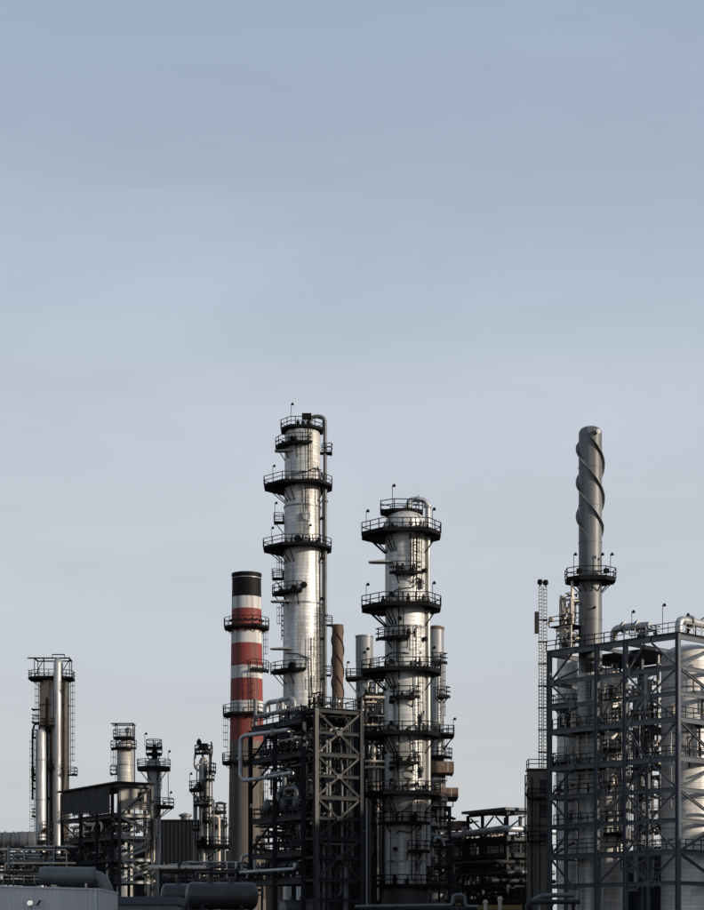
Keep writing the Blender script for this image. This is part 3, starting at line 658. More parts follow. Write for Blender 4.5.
A.clutter(16, (pa[2] + 4.2, pa[3] - .4), (1.0, 4.0), (z4, z4 + 3.0), (.05, .15), ('pipe_cream', 'pipe_dark', 'galvanised', 'pipe_dark'), 6)
A.clutter(16, (x6 - .3, x5 + .8), (4.4, 6.4), (z6, z2), (.05, .16), ('galvanised', 'pipe_grey', 'pipe_dark'), 7)
A.clutter(9, (pa[2] + 3.5, pa[3] - .4), (1.0, 4.0), (z5, z5 + 3.4), (.05, .13), ('galvanised', 'pipe_dark', 'pipe_cream'), 8)
A.valves(8, (pa[2] + 3.4, pa[3] - .5), (.8, 2.6), z4 + .36, 3); A.valves(6, (pa[1] + .4, pa[2] - .4), (1.0, 1.45), z4 + .36, 4); A.valves(5, (1, pa[1] - .6), (.5, .95), z5 + .36, 5); A.valves(5, (pa[2] + 3.4, pa[3] - .5), (.6, 1.4), z5 + .36, 9); A.valves(4, (1, pa[1] - 1), (.5, .95), z4 + .36, 10)
A.clutter(6, (.9, 1.6), (.5, 4.0), (z5 + .4, z5 + 2.2), (.05, .1), ('pipe_dark', 'galvanised'), 12)
# top-deck pipes and lamps
zt = ztop + .42
A.pipe([(pa[1] + 2.9, 1.6, zt), (pa[1] + 2.9, 1.6, zt + 1.7), (pa[1] + .2, 1.6, zt + 1.7), (pa[1] - 2.2, 1.6, zt + 1.5)], .42, 'galvanised', bend=1.1, n=14, flanges=((1, .55), (2, .3)))
A.pipe([(.75, 1.2, zt), (.75, 1.2, zt + 1.6), (.75, 4.2, zt + 1.6), (.75, 8.0, zt + 1.6)], .45, 'galvanised', bend=1.1, n=14, flanges=((1, .7),))
for a, hh in ((pa[1] - .8, 3.0), (am1 - 1.9, 3.2)): lamp(root, A.p(a, .1, zt), hh)
lamp(root, A.p(1.2, 3.2, zt), 2.4)
A.valves(7, (pa[1] - 3.0, pa[1] - .2), (1.2, 2.6), zt, 21, ('dark_steel', 'pipe_grey')); A.valves(3, (.55, .8), (2.4, 4.8), zt, 22, ('dark_steel',))
A.clutter(6, (pa[1] - 3.0, pa[1] + .4), (1.1, 2.8), (zt + .1, zt + 1.4), (.05, .1), ('pipe_dark', 'galvanised'), 23)
A.pipe([(.9, 4.5, zt + .2), (.9, 4.5, zt + 1.6), (.9, 6.5, zt + 2.6), (.9, 8.5, zt + 1.6)], .08, 'pipe_dark')
# equipment at the left end of the top deck
ae = A.along_u(577, 1.5)
A.clutter(26, (ae, pa[3] - .2), (.3, 2.6), (zt + .1, zt + 2.6), (.05, .15), ('pipe_cream', 'galvanised', 'pipe_dark', 'pipe_grey'), 31)
A.clutter(14, (ae, pa[3] - .9), (.6, 2.6), (zt + 2.6, zt + 6.0), (.05, .13), ('pipe_cream', 'pipe_grey', 'pipe_dark'), 32)
for a, bb in ((ae, .4), (ae, 2.6), (pa[3] - 1.3, .4), (pa[3] - 1.3, 2.6)): A.post(a, bb, zt, zt + 5.8, .2, 'steel_light' if bb < 1 else 'steel_warm')
for z in (zt + 2.6, zt + 5.6): A.beam(ae, .4, pa[3] - 1.3, .4, z, .25, .15, 'steel_light'); A.beam(ae, 2.6, pa[3] - 1.3, 2.6, z, .25, .15, 'steel_warm')
A.brace((ae, .4, zt), (pa[3] - 1.3, .4, zt + 2.5), .12, 'steel_light'); A.brace((ae, .4, zt + 5.5), (pa[3] - 1.3, .4, zt + 2.7), .12, 'steel_light')
A.deck(ae - .2, pa[3] + .3, .2, 2.8, zt + 2.75, 'dark_steel', rails='lb'); A.valves(7, (ae + .2, pa[3] - .6), (.6, 2.4), zt + .02, 33); A.valves(5, (ae + .2, pa[3] - .6), (.6, 2.4), zt + 2.8, 34, ('pipe_cream', 'dark_steel', 'pipe_grey'))
for a, hh in ((pa[3] - .9, 6.4), (pa[3] - 1.4, 6.2), (ae + .3, 8.0)): A.pipe([(a, 1.0, zt + 2.8), (a, 1.0, zt + hh)], .17, 'pipe_cream')
A.clutter(5, (ae, pa[3] - .9), (.6, 2.6), (zt + 5.6, zt + 6.6), (.04, .09), ('pipe_cream', 'pipe_dark'), 36)

# chimney with spiral fins standing inside the frame
D = 218.0; k = D / F; z_ = lambda py: Z(py, D)
s = thing('spiral_chimney', 'tall slender grey chimney with spiral fins near its rounded top', 'chimney', (X(590.3, D), D, 0)); r = 11.6 * k
shell(s, [(r + .12, 0), (r + .12, z_(676)), (r + .02, z_(674)), (r, z_(600)), (r, z_(436)), (r * .98, z_(432)), (r * .8, z_(429)), (r * .55, z_(427.5)), (.02, z_(427))], ['cladding', 'stack_dark'], 40, mis=[0, 0] + [1] * 7)
for q in (468, 506, 543, 620, 650): seam_ring(s, r, z_(q), 'stack_dark', h=.13, proud=.05)
for i in range(3): strake(s, r, z_(538), z_(434), 102 * k, rad(100) + i * 2.094, .34, .10, 'stack_dark', -1)
p = platform(s, z_(580), r, [(1.6, 2.2), (-1.6, 2.2), (-2.8, .9), (-2.8, -1.1), (-1.5, -2.4), (1.5, -2.4), (2.8, -1.1), (2.8, .9), (1.6, 2.2)][::-1], brackets=(-90, -60, -30, 0, 30, 60, 90), drop=1.5, thick=.36)
for x in (-2.1, 1.0, 2.1): lamp(p, (x, -1.7, z_(580)), 2.6)
for x in (-1.5, 1.6):
    b = MB(); b.box((x, -1.9, z_(574)), (.6, .5, .5)); b.bar((x, -1.9, z_(580)), (x, -1.9, z_(574)), .08, .08); b.build('floodlight', 'dark_steel', p)
manhole(s, 25, r, z_(435), .28, 'stack_grey'); ladder(s, -14, r + .1, z_(720), z_(665)); manhole(s, 10, r, z_(610), .15)
for q in (735, 770): platform(s, z_(q), r + .12, sector(-60, 40, r + 1.0, 15))

def column(name, label, px, D, rpx, ytop, m, zb=0, rings=(), lads=(), domeh=.9, plats=(), worn=None):
    kk = D / F; s = thing(name, label, 'column', (X(px, D), D, zb)); r = rpx * kk; zz = lambda q: Z(q, D) - zb
    shell(s, [(r + .1, 0), (r + .1, 3), (r, 3.3), (r, zz(ytop) - domeh)] + dome(r, zz(ytop) - domeh, domeh)[1:], m, 40)
    for q in rings: seam_ring(s, r, zz(q), h=.16, proud=.07)
    for q, a0, a1, dr in plats:
        platform(s, zz(q), r, sector(a0, a1, r + dr, 14), brackets=[a0 + (a1-a0)*t for t in (.15, .4, .65, .9)], drop=1.0, thick=.25)
    for a, q0, q1 in lads: ladder(s, a, r, zz(q0), zz(q1))
    return s, r, zz
s, r, zz = column('process_vessel', 'silver vessel beside the spiral chimney inside the blue-grey frame', 609, 222.5, 15.5, 668, 'cladding_pale', rings=(720, 800), lads=((-30, 790, 720),), plats=((752, -70, 70, .9), (835, -70, 70, .9)))
s, r, zz = column('process_vessel', 'slim silver vessel inside the blue-grey frame at the end nearest the lattice mast', 567.5, 224.5, 10.5, 653, 'cladding_pale', rings=(700, 760, 830), plats=((706, -90, 60, .8), (764, -90, 60, .8)))
s, r, zz = column('process_vessel', 'wide sunlit silver drum behind the corner post of the blue-grey frame', 689.5, 212.4, 28.2, 645, 'cladding_pale', rings=(690, 735, 800), domeh=1.6, lads=((-10, 755, 722),))
manhole(s, -8, r, zz(672), .35, 'galvanised'); manhole(s, 6, r, zz(727), .5, 'dark_steel')
D = 212.4; k = D / F
for path, rr in (([(694, 760), (694, 730), (700, 722), (700, 690)], .14), ([(684, 770), (684, 745), (690, 738)], .1), ([(697, 716), (697, 700), (688, 697), (688, 680)], .08)):
    pts = []
    for px_, py_ in path:
        x = (px_ - 689.5) * k; pts.append((x, -math.sqrt(r*r - x*x) - .25, zz(py_)))
    pipe(pts, rr, 'pipe_dark', s, bend=.3, n=8)

# lattice mast and its tall narrow house
D = 228.0; k = D / F; z_ = lambda py: Z(py, D)
hs = thing('equipment_house', 'narrow beige clad house carrying the lattice mast beside the blue-grey frame', 'building', (X(538, D), D, 0)); HW = 2.5
b = MB(); b.box((0, 0, z_(772) / 2), (HW, HW, z_(772))); b.build('wall', 'clad_beige', hs)
for i in range(9):
    b = MB(); x = -HW/2 + HW * i / 8; b.bar((x, -HW/2 - .05, 0), (x, -HW/2 - .05, z_(772)), .07, .1); b.build('cladding_rib', 'clad_beige', hs)
b = MB(); b.box((0, 0, z_(771) + .08), (HW + .3, HW + .3, .22)); b.build('roof', 'steel_warm', hs)
for q in (787, 812, 840):
    b = MB(); b.box((.55, -HW/2 - .10, z_(q)), (.95, .08, 1.5)); f = b.build('window', 'steel_black', hs)
    b = MB(); b.box((.55, -HW/2 - .12, z_(q)), (.75, .06, 1.3)); b.build('pane', 'glass_dark', f)
for q in (798, 826): b = MB(); b.box((0, -HW/2 - .12, z_(q)), (HW + .2, .16, .25)); b.build('ledge', 'steel_warm', hs)
for i, (x, rr) in enumerate(((-.9, .10), (-.55, .07), (.05, .06))):
    pipe([(x, -HW/2 - .28, 0), (x, -HW/2 - .28, z_(780 + 9 * i)), (x, -HW/2 - .05, z_(779 + 9 * i))], rr, ('pipe_dark', 'pipe_grey', 'pipe_dark')[i], hs, n=7)
b = rail_mesh([Vector((-HW/2, HW/2, 0)), Vector((-HW/2, -HW/2, 0)), Vector((0, -HW/2, 0)), Vector((HW/2, -HW/2, 0)), Vector((HW/2, HW/2, 0))], z_(771) + .18); b.build('railing', 'dark_steel', hs)
for q in (800, 842):
    b = MB(); b.box((-.2, -HW/2 - .6, z_(q)), (HW, 1.0, .1)); p = b.build('balcony', 'dark_steel', hs)
    rail_mesh([Vector((-1.45, -HW/2 - .1, 0)), Vector((-1.45, -HW/2 - 1.1, 0)), Vector((1.05, -HW/2 - 1.1, 0)), Vector((1.05, -HW/2 - .1, 0))], z_(q) + .05, step=.9).build('railing', 'dark_steel', p)
for x in (-1.6,):
    b = MB(); b.bar((x, -.8, 0), (x, -.8, z_(776)), .16, .16)
    b.bar((x, -.8, z_(776)), (-HW/2, -.8, z_(776)), .12, .12); b.bar((x, -.8, z_(790)), (-HW/2, -.8, z_(776)), .08, .08); b.bar((x, -.8, z_(790)), (-HW/2, -.8, z_(806)), .08, .08); b.build('side_frame', 'steel_black', hs)
ms = thing('lattice_mast', 'slim ladder-like lattice mast with two lamps on top and a box on its side', 'mast', (X(542.5, D), D, z_(771) + .19)); zb = z_(771) + .19
zm = z_(586) - zb
for x in (-.45, -.08, .16, .52):
    b = MB(); b.bar((x, -.2 if x < 0 else .2, 0), (x, -.2 if x < 0 else .2, zm), .10, .10); b.build('upright', 'steel_light', ms)
b = MB(); z = .3
while z < zm:
    b.bar((-.45, -.2, z), (-.08, -.2, z), .08, .08); b.bar((.16, .2, z), (.52, .2, z), .08, .08)
    if int(z / .42) % 3 == 0: b.bar((-.08, -.2, z), (.16, .2, z), .05, .05); b.bar((-.45, -.2, z), (.52, .2, z), .04, .04)
    z += .42
b.build('rungs', 'steel_warm', ms)['kind'] = 'stuff'
for q in range(620, 770, 22): b = MB(); b.box((.04, 0, z_(q) - zb), (1.15, .6, .10)); b.build('tie_frame', 'dark_steel', ms)
for x in (-.3, .4):
    b = MB(); b.lathe([(.05, -.15), (.09, .1), (.30, .2), (.34, .5), (.24, .75), (.02, .8)], 12, (x, -.1 if x < 0 else .2, zm)); b.build('lamp', 'dark_steel', ms)
b = MB(); b.box((-.71, -.2, z_(623) - zb), (.5, .5, 2.6)); b.box((-.71, -.47, z_(623) - zb), (.3, .04, 2.2)); b.build('cabinet', 'steel_warm', ms)
b = MB(); b.tube([(.52, .2, z_(625) - zb), (.9, .1, z_(621) - zb)], .12, 8); b.lathe([(.1, 0), (.28, .2), (.28, .5), (.02, .55)], 10, (.95, .1, z_(621) - zb), axis=(.4, -.3, .5)); b.build('floodlight', 'pipe_cream', ms)

# ---- dark central frame
root = thing('steel_frame', 'dark steel frame with crossed braces and pipe decks below the tallest column', 'steel structure', (X(316, 200), 200, 0))
M_ = Frame(root, 316, 200, 32)
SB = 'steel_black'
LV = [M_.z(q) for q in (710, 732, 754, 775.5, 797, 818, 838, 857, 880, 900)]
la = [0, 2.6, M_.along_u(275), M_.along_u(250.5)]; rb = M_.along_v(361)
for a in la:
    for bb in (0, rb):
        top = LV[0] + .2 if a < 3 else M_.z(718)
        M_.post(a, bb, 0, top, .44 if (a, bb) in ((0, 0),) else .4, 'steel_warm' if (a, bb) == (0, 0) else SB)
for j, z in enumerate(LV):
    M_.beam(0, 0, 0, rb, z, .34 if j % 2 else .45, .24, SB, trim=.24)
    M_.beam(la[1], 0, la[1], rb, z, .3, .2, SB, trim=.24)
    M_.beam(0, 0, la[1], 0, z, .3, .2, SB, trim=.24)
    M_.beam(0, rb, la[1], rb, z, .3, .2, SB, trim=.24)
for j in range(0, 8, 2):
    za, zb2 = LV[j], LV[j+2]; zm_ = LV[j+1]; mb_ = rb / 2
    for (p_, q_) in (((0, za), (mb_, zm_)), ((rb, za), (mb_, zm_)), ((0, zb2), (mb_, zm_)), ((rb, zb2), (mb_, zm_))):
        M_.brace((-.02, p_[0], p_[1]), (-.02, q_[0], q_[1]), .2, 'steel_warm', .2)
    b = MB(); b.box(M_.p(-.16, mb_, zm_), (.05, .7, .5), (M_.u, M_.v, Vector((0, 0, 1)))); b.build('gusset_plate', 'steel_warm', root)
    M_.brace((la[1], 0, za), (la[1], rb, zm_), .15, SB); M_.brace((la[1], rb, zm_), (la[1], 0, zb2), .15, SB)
floors = [M_.z(q) for q in (717, 751, 815, 852, 880)]
for i, z in enumerate(floors):
    for q in range(1, 3): M_.beam(la[q], 0, la[q+1], 0, z, .6, .25, SB, trim=.23); M_.beam(la[q], rb, la[q+1], rb, z, .5, .25, SB, trim=.23)
    for a in la[2:]: M_.beam(a, 0, a, rb, z - .01, .45, .22, SB, trim=.23)
    M_.deck(la[1] + .25, la[3] + .5, .3, rb - .3, z + .34, SB, rails='lf' if i in (1, 2, 3) else 'l')
M_.deck(-.3, la[1] + .2, .1, rb - .1, LV[0] + .28, SB, rails='rb')
for z in (floors[1], floors[2], floors[3]):
    M_.brace((la[3], 0, z - 3.2), (la[2], 0, z), .18, SB); M_.brace((la[2], 0, z - 3.0), (la[1] + 2.0, 0, z), .16, SB)
M_.brace((la[3], 0, floors[1]), (la[2], 0, floors[0]), .18, SB)
M_.clutter(34, (la[1] + .4, la[3] - .2), (.4, rb - .4), (floors[1] + .4, floors[0] - .3), (.05, .18), ('pipe_dark', 'pipe_dark', 'pipe_grey', 'galvanised'), 41)
M_.clutter(44, (la[1] + .4, la[3] - .2), (.4, rb - .4), (floors[2] + .4, floors[1] - .4), (.05, .2), ('pipe_dark', 'pipe_dark', 'pipe_grey', 'pipe_grey'), 42)
M_.clutter(40, (la[1] + .4, la[3] - .2), (.4, rb - .4), (floors[3] + .4, floors[2] - .4), (.05, .16), ('pipe_dark', 'pipe_dark', 'pipe_grey'), 43)
M_.clutter(30, (la[1] + .4, la[3] - .2), (.4, rb - .4), (floors[4] + .4, floors[3] - .4), (.05, .16), ('pipe_dark', 'pipe_dark', 'pipe_grey'), 44)
M_.clutter(40, (.3, la[1] - .2), (.4, rb - .4), (3, LV[0] - .5), (.05, .2), ('pipe_dark', 'pipe_dark', 'pipe_grey'), 45)
for i, z in enumerate(floors[1:4]): M_.valves(9, (la[1] + .4, la[3]), (.5, 1.6), z + .38, 50 + i, ('dark_steel', 'pipe_grey', 'pipe_dark'))
zd = floors[0] + .38
M_.valves(10, (la[1], la[3]), (.4, rb - .5), zd, 61, ('dark_steel', 'pipe_grey')); M_.valves(8, (0, la[1]), (.4, rb - .4), LV[0] + .32, 62, ('dark_steel', 'pipe_grey'))
M_.clutter(16, (la[1] + .2, la[3] - 3), (.6, rb - .4), (zd + .1, zd + 1.9), (.06, .16), ('pipe_dark', 'pipe_grey', 'galvanised'), 63)
# silver header and loops over the top deck
M_.pipe([(la[3] - .2, .5, zd), (la[3] - .2, .5, zd + 3.1)], .22, 'pipe_grey')
M_.pipe([(la[3] - .5, .6, zd + 1.1), (la[2], .6, zd + 1.1), (la[1] + 1.5, .6, zd + 1.0)], .26, 'galvanised', n=12)
for a in (la[3] - 2.6, la[2] + .3): M_.pipe([(a, .6, zd + 1.0), (a, .6, zd + 2.4), (a - 3.0, .9, zd + 2.4), (a - 3.0, .9, zd + .3)], .27, 'galvanised', bend=.9, n=12)
# big loop at the left end
zA = M_.z(724); a3 = la[3]
M_.pipe([(la[1] + 2.2, -.55, zA - .2), (a3 - 3, -.55, zA), (a3 + .3, -1.1, zA), (a3 + .3, -1.1, M_.z(771)), (a3 - 1.6, -.55, M_.z(771)), (la[1] + 1.5, -.55, M_.z(770))], .25, 'galvanised', bend=.9, n=14, flanges=((0, .5), (2, .5), (4, .4)))
M_.pipe([(la[2] - .2, -.5, M_.z(768)), (la[2] - 2.9, -.5, M_.z(768)), (la[2] - 2.9, -.5, M_.z(785)), (la[2] - 1.7, -.5, M_.z(789)), (la[2] - 1.7, -.5, M_.z(795))], .26, 'pipe_grey', bend=.8, n=12)
M_.pipe([(la[1] + .5, -.5, M_.z(797)), (la[1] + .5, -.5, M_.z(786)), (la[1] + 3.0, -.5, M_.z(786)), (la[1] + 3.0, -.5, M_.z(792))], .26, 'pipe_grey', bend=.8, n=12)
M_.pipe([(la[1] + .6, -.7, M_.z(862)), (la[1] + .6, -.7, M_.z(868)), (la[3] - 1, -.7, M_.z(868)), (la[3] + 1.0, -.7, M_.z(868))], .2, 'galvanised', bend=.5)
for i, (px_, sx) in enumerate(((270, 'first exchanger drum from the silver pipe loop on the dark frame deck'), (287, 'middle exchanger drum on the dark frame deck'), (300, 'exchanger drum next to the crossed braces on the dark frame deck'))):
    c = M_.c + M_.p(M_.along_u(px_, .9), 2.0, 0); v = vessel_h('exchanger_drum', sx, 'exchanger', (c.x, c.y, floors[2] + .38 + 1.25), M_.v, 3.0, .78, 'tank_grey', zfloor=floors[2] + .38, group='exchanger drums on the dark frame')
c = M_.c + M_.p(la[2] - .6, 2.4, 0)
vessel_h('exchanger_drum', 'pale rounded drum low in the dark steel frame', 'exchanger', (c.x, c.y, 6.9), M_.v, 3.6, 1.05, 'duct_grey', zfloor=0)

# ---- rack of pipes between the dark frame and the bright column
root = thing('pipe_rack', 'cluttered rack of vertical pipes between dark frame and bright column', 'pipe rack', (X(366, 232), 232, 0))
P_ = Frame(root, 366, 232, 8); pz = P_.z; wv = P_.along_v(402)
for a in (0, 6):
    for bb in (0, wv * .5, wv): P_.post(a, bb, 0, pz(690), .34, SB)
for q in (694, 715, 738, 766, 796, 824, 852, 884):
    for a in (0, 6): P_.beam(a, 0, a, wv * .5, pz(q), .38, .2, SB); P_.beam(a, wv * .5, a, wv, pz(q), .38, .2, SB)
    P_.deck(.2, 5.8, .1, wv - .1, pz(q) + .25, SB, rails='r')
P_.clutter(30, (-.6, 2.5), (-.3, wv * .6), (pz(735), pz(692)), (.05, .15), ('pipe_dark', 'pipe_dark', 'galvanised', 'pipe_cream', 'pipe_grey'), 71)
P_.clutter(30, (-.6, 2.5), (-.3, wv * .6), (pz(800), pz(738)), (.05, .14), ('pipe_cream', 'pipe_dark', 'galvanised', 'pipe_grey', 'pipe_dark'), 72)
P_.clutter(26, (-.6, 2.5), (-.3, wv * .8), (pz(885), pz(800)), (.05, .16), ('pipe_dark', 'pipe_grey', 'pipe_dark'), 73)
for px_, q0, q1, rr, mm in ((374, 742, 795, .2, 'pipe_cream'), (378, 765, 900, .13, 'pipe_cream'), (381, 745, 880, .13, 'pipe_grey'), (370, 760, 905, .16, 'pipe_grey'), (367, 780, 905, .12, 'galvanised')):
    bb = P_.along_v(px_, -.5); P_.pipe([(-.5, bb, pz(q1)), (-.5, bb, pz(q0))], rr, mm)
for q in (762, 768, 698): P_.pipe([(-.8, -.2, pz(q)), (-.8, wv * .55, pz(q))], .17, 'pipe_cream')
for i, q in enumerate((694, 738, 766, 796)): P_.valves(7, (-.2, 2), (.2, wv * .6), pz(q) + .3, 80 + i, ('dark_steel', 'pipe_grey', 'pipe_cream'))
P_.pipe([(-.8, -.3, pz(688)), (-.8, .1, pz(688)), (-.8, .1, pz(682)), (-.8, wv*.25, pz(682)), (-.8, wv*.25, pz(694))], .17, 'galvanised')

# ---- furnace block behind the crossed braces
def block(name, label, px0, px1, D, depth, ytop, m, npan, roof_m='steel_black'):
    s = thing(name, label, 'building', (X((px0+px1)/2, D), D, 0)); w = X(px1, D) - X(px0, D); h = Z(ytop, D)
    b = MB(); b.box((0, depth/2, h/2), (w, depth, h)); b.build('wall', m, s)
    for i in range(npan):
        for j in range(3):
            pw = w/npan; b = MB(); b.box((-w/2 + pw*(i+.5), -.05 - .02*((i+j) % 2), h*(j+.5)/3), (pw - .12, .12, h/3 - .15)); b.build('wall_panel', m, s)
    b = MB(); b.box((0, depth/2, h + .1), (w + .4, depth + .4, .2)); b.build('roof', roof_m, s)
    return s
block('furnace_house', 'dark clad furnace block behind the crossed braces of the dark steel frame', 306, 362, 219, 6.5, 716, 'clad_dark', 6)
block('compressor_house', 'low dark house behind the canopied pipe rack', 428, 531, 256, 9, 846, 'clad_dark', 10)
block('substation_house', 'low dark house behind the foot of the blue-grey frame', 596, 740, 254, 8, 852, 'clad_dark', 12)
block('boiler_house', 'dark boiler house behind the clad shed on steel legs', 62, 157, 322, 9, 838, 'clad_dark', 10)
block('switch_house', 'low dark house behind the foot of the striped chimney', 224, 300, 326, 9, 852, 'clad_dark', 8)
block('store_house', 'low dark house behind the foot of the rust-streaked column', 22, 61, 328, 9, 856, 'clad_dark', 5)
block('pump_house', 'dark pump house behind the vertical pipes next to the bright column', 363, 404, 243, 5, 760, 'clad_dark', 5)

# ---- valve tower at the foot of the bright column
root = thing('valve_tower', 'small dark tower of decks and valves between bright column and canopied rack', 'steel structure', (X(430, 229), 229, 0))
V_ = Frame(root, 430, 229, 20); vw = V_.along_v(450)
for a_ in (0, 3.4):
    for bb in (0, vw): V_.post(a_, bb, 0, V_.z(806), .24, SB)
for i, q in enumerate((808, 828, 848, 868, 888)):
    V_.beam(0, 0, 0, vw, V_.z(q), .3, .18, SB); V_.beam(3.4, 0, 3.4, vw, V_.z(q), .3, .18, SB); V_.beam(0, 0, 3.4, 0, V_.z(q), .3, .18, SB)
    V_.deck(-.3, 3.5, -.4, vw + .3, V_.z(q) + .22, SB, rails='rl'); V_.valves(5, (0, 1.4), (0, vw), V_.z(q) + .26, 140 + i, ('dark_steel', 'pipe_cream', 'pipe_grey'))
V_.clutter(14, (-.2, 1.2), (-.2, vw + .8), (V_.z(842), V_.z(806)), (.06, .2), ('pipe_cream', 'galvanised', 'pipe_dark'), 131); V_.clutter(22, (-.2, 2), (-.2, vw + .8), (V_.z(905), V_.z(842)), (.06, .2), ('pipe_dark', 'pipe_grey', 'pipe_dark'), 132)
V_.pipe([(-.5, .4, V_.z(842)), (-.5, .4, V_.z(838)), (-.5, 1.4, V_.z(838)), (-.5, 1.6, V_.z(846))], .2, 'galvanised', bend=.5)

# ---- low canopied rack right of centre
root = thing('pipe_rack', 'low dark pipe rack with flat canopy roof between bright column and lattice mast', 'pipe rack', (X(507, 236), 236, 0))
Q = Frame(root, 507, 236, 32); qz = Q.z; qa = [0, 5.2, Q.along_u(468), Q.along_u(440)]; qb = Q.along_v(545)
for a in qa:
    for bb in (0, qb): Q.post(a, bb, 0, qz(812) if a < qa[3] else qz(838), .32, SB)
for q in (838, 855, 868, 885, 900):
    for i in range(3): Q.beam(qa[i], 0, qa[i+1], 0, qz(q), .5, .22, SB, trim=.2); Q.beam(qa[i], qb, qa[i+1], qb, qz(q), .4, .22, SB, trim=.2)
    for a in qa: Q.beam(a, 0, a, qb, qz(q) - .01, .5, .22, 'steel_warm' if q == 838 else SB, trim=.2)
for q in (843, 855): Q.deck(.1, qa[3], .1, qb, qz(q) + .3, SB, rails='lr')
Q.deck(-.5, qa[2] + .6, -.6, qb + .6, qz(809), 'roof_blue', .35, name='roof')
for i in range(2): Q.beam(qa[i], 0, qa[i+1], 0, qz(812.5), .35, .2, SB)
Q.beam(0, 0, 0, qb, qz(812.5), .35, .2, SB)
for a0, a1 in ((0, 2.6), (5.2, 2.6), (5.2, 8), (qa[2], 8)): Q.brace((a0, 0, qz(829)), (a1, 0, qz(814)), .16, SB)
Q.brace((0, 0, qz(829)), (0, qb * .5, qz(814)), .16, SB); Q.brace((0, qb, qz(829)), (0, qb * .5, qz(814)), .16, SB)
Q.pipe([(qa[3] + .4, -1.0, qz(846)), (qa[3] + .4, -1.0, qz(834)), (4, -1.0, qz(830.5)), (-1.0, -1.0, qz(829)), (-1.0, qb, qz(830.5)), (-1.0, qb + 1.5, qz(830.5))], .42, 'galvanised', 'main_pipe', bend=1.1, n=16, flanges=((1, .3), (1, .7), (3, .5)))
Q.pipe([(-.6, -.5, qz(872)), (-.6, qb + 1, qz(872))], .3, 'pipe_grey'); Q.pipe([(-.7, -3, qz(881)), (-.7, qb + 1, qz(881))], .28, 'pipe_dark'); Q.pipe([(qa[3], -.7, qz(874)), (-.2, -.7, qz(873))], .3, 'pipe_dark'); Q.pipe([(qa[3], -1.6, qz(862)), (0, -1.6, qz(862)), (-.8, qb, qz(862))], .3, 'pipe_dark')
Q.pipe([(-1.2, qb*.8, qz(858)), (-1.2, qb * .8, qz(820))], .08, 'pipe_grey'); Q.pipe([(-1.2, qb*.86, qz(888)), (-1.2, qb * .86, qz(820))], .07, 'pipe_grey')
Q.clutter(30, (.2, qa[3]), (.2, qb - .2), (qz(900), qz(858)), (.06, .2), ('pipe_dark', 'pipe_dark', 'pipe_grey'), 91)
Q.clutter(20, (.2, qa[3]), (.2, qb - .2), (qz(840), qz(830)), (.05, .16), ('pipe_dark', 'galvanised', 'pipe_cream'), 92)
Q.clutter(14, (qa[2] - 1, qa[3] + .5), (-.8, 1.8), (qz(845), qz(816)), (.06, .2), ('pipe_cream', 'galvanised', 'pipe_dark'), 93)
Q.valves(12, (.4, qa[3]), (.2, 1.4), qz(843) + .36, 94, ('pipe_cream', 'galvanised', 'dark_steel')); Q.valves(8, (.4, qa[3]), (.2, 1.4), qz(855) + .36, 95, ('pipe_grey', 'dark_steel'))
for a0, a1, z0, z1 in ((qa[2] + .6, qa[3] - .2, 817, 826), (qa[2] + 1.2, qa[3] + .3, 829, 836)):
    b = MB(); c = Q.p((a0+a1)/2, -.3, qz((z0+z1)/2)); b.box(c, (abs(a1-a0), 1.4, qz(z0) - qz(z1)), (Q.u, Q.v, Vector((0, 0, 1)))); b.build('timber_box', 'wood_brown', root)
    for t in (-.45, 0, .45):
        b = MB(); b.bar(Q.p((a0+a1)/2 + t*abs(a1-a0), -1.03, qz(z1)), Q.p((a0+a1)/2 + t*abs(a1-a0), -1.03, qz(z0)), .1, .08); b.build('batten', 'wood_brown', root)
for q in (838, 846): Q.deck(qa[2], qa[3] + 1, -1.0, .0, qz(q), 'steel_warm', rails='l')
Q.post(qa[3] + .3, -.3, 0, qz(817), .3, SB); Q.post(qa[2] + .6, -.3, 0, qz(817), .25, SB)

# ---- left stair frame with clad top
root = thing('stair_frame', 'dark clad shed on steel legs with zigzag stairs on its sunlit end', 'steel structure', (X(119.5, 250), 250, 0))
S = Frame(root, 119.5, 250, 32); sz = S.z; sa = [0, 2.2, 7.2, 12.6, S.along_u(62)]; sb = S.along_v(152)
W_ = 'steel_warm'
for i, a in enumerate(sa):
    for bb in (0, sb): S.post(a, bb, 0, sz(785), .34, W_ if i == 0 else SB)
lv = [sz(q) for q in (785, 815.5, 837, 859.5, 882)]
for j, z in enumerate(lv):
    S.beam(0, 0, 0, sb, z, .4, .22, 'steel_light' if j else W_, trim=.2)
    S.beam(sa[1], 0, sa[1], sb, z, .35, .2, SB, trim=.2)
    for i in range(4): S.beam(sa[i], 0, sa[i+1], 0, z, .45, .22, SB, trim=.2); S.beam(sa[i], sb, sa[i+1], sb, z, .4, .22, SB, trim=.2)
    if j in (1, 2, 3): S.deck(sa[1] + .2, sa[4], .2, sb - .2, z + .25, SB, rails='l')
for j in range(1, 4):
    za, zb2 = lv[j], lv[j+1]
    S.brace((-.05, 0, zb2), (-.05, sb * .98, za), .18, 'steel_light') if j % 2 == 0 else S.brace((-.05, sb, zb2), (-.05, 0.05, za), .18, 'steel_light')
    S.stair_v(.5, sb - .5, .75, zb2 + .2, (za+zb2)/2, .8) ; S.stair_v(sb - .5, .5, 1.6, (za+zb2)/2, za + .2, .8)
    S.deck(.35, 2.0, sb - .6, sb + .4, (za+zb2)/2, W_, rails='r')
    S.brace((sa[2], 0, zb2), (sa[3], 0, za), .16, SB); S.brace((sa[3], 0, zb2), (sa[4], 0, za), .16, SB); S.brace((sa[2], 0, zb2), (sa[1], 0, za), .16, SB)
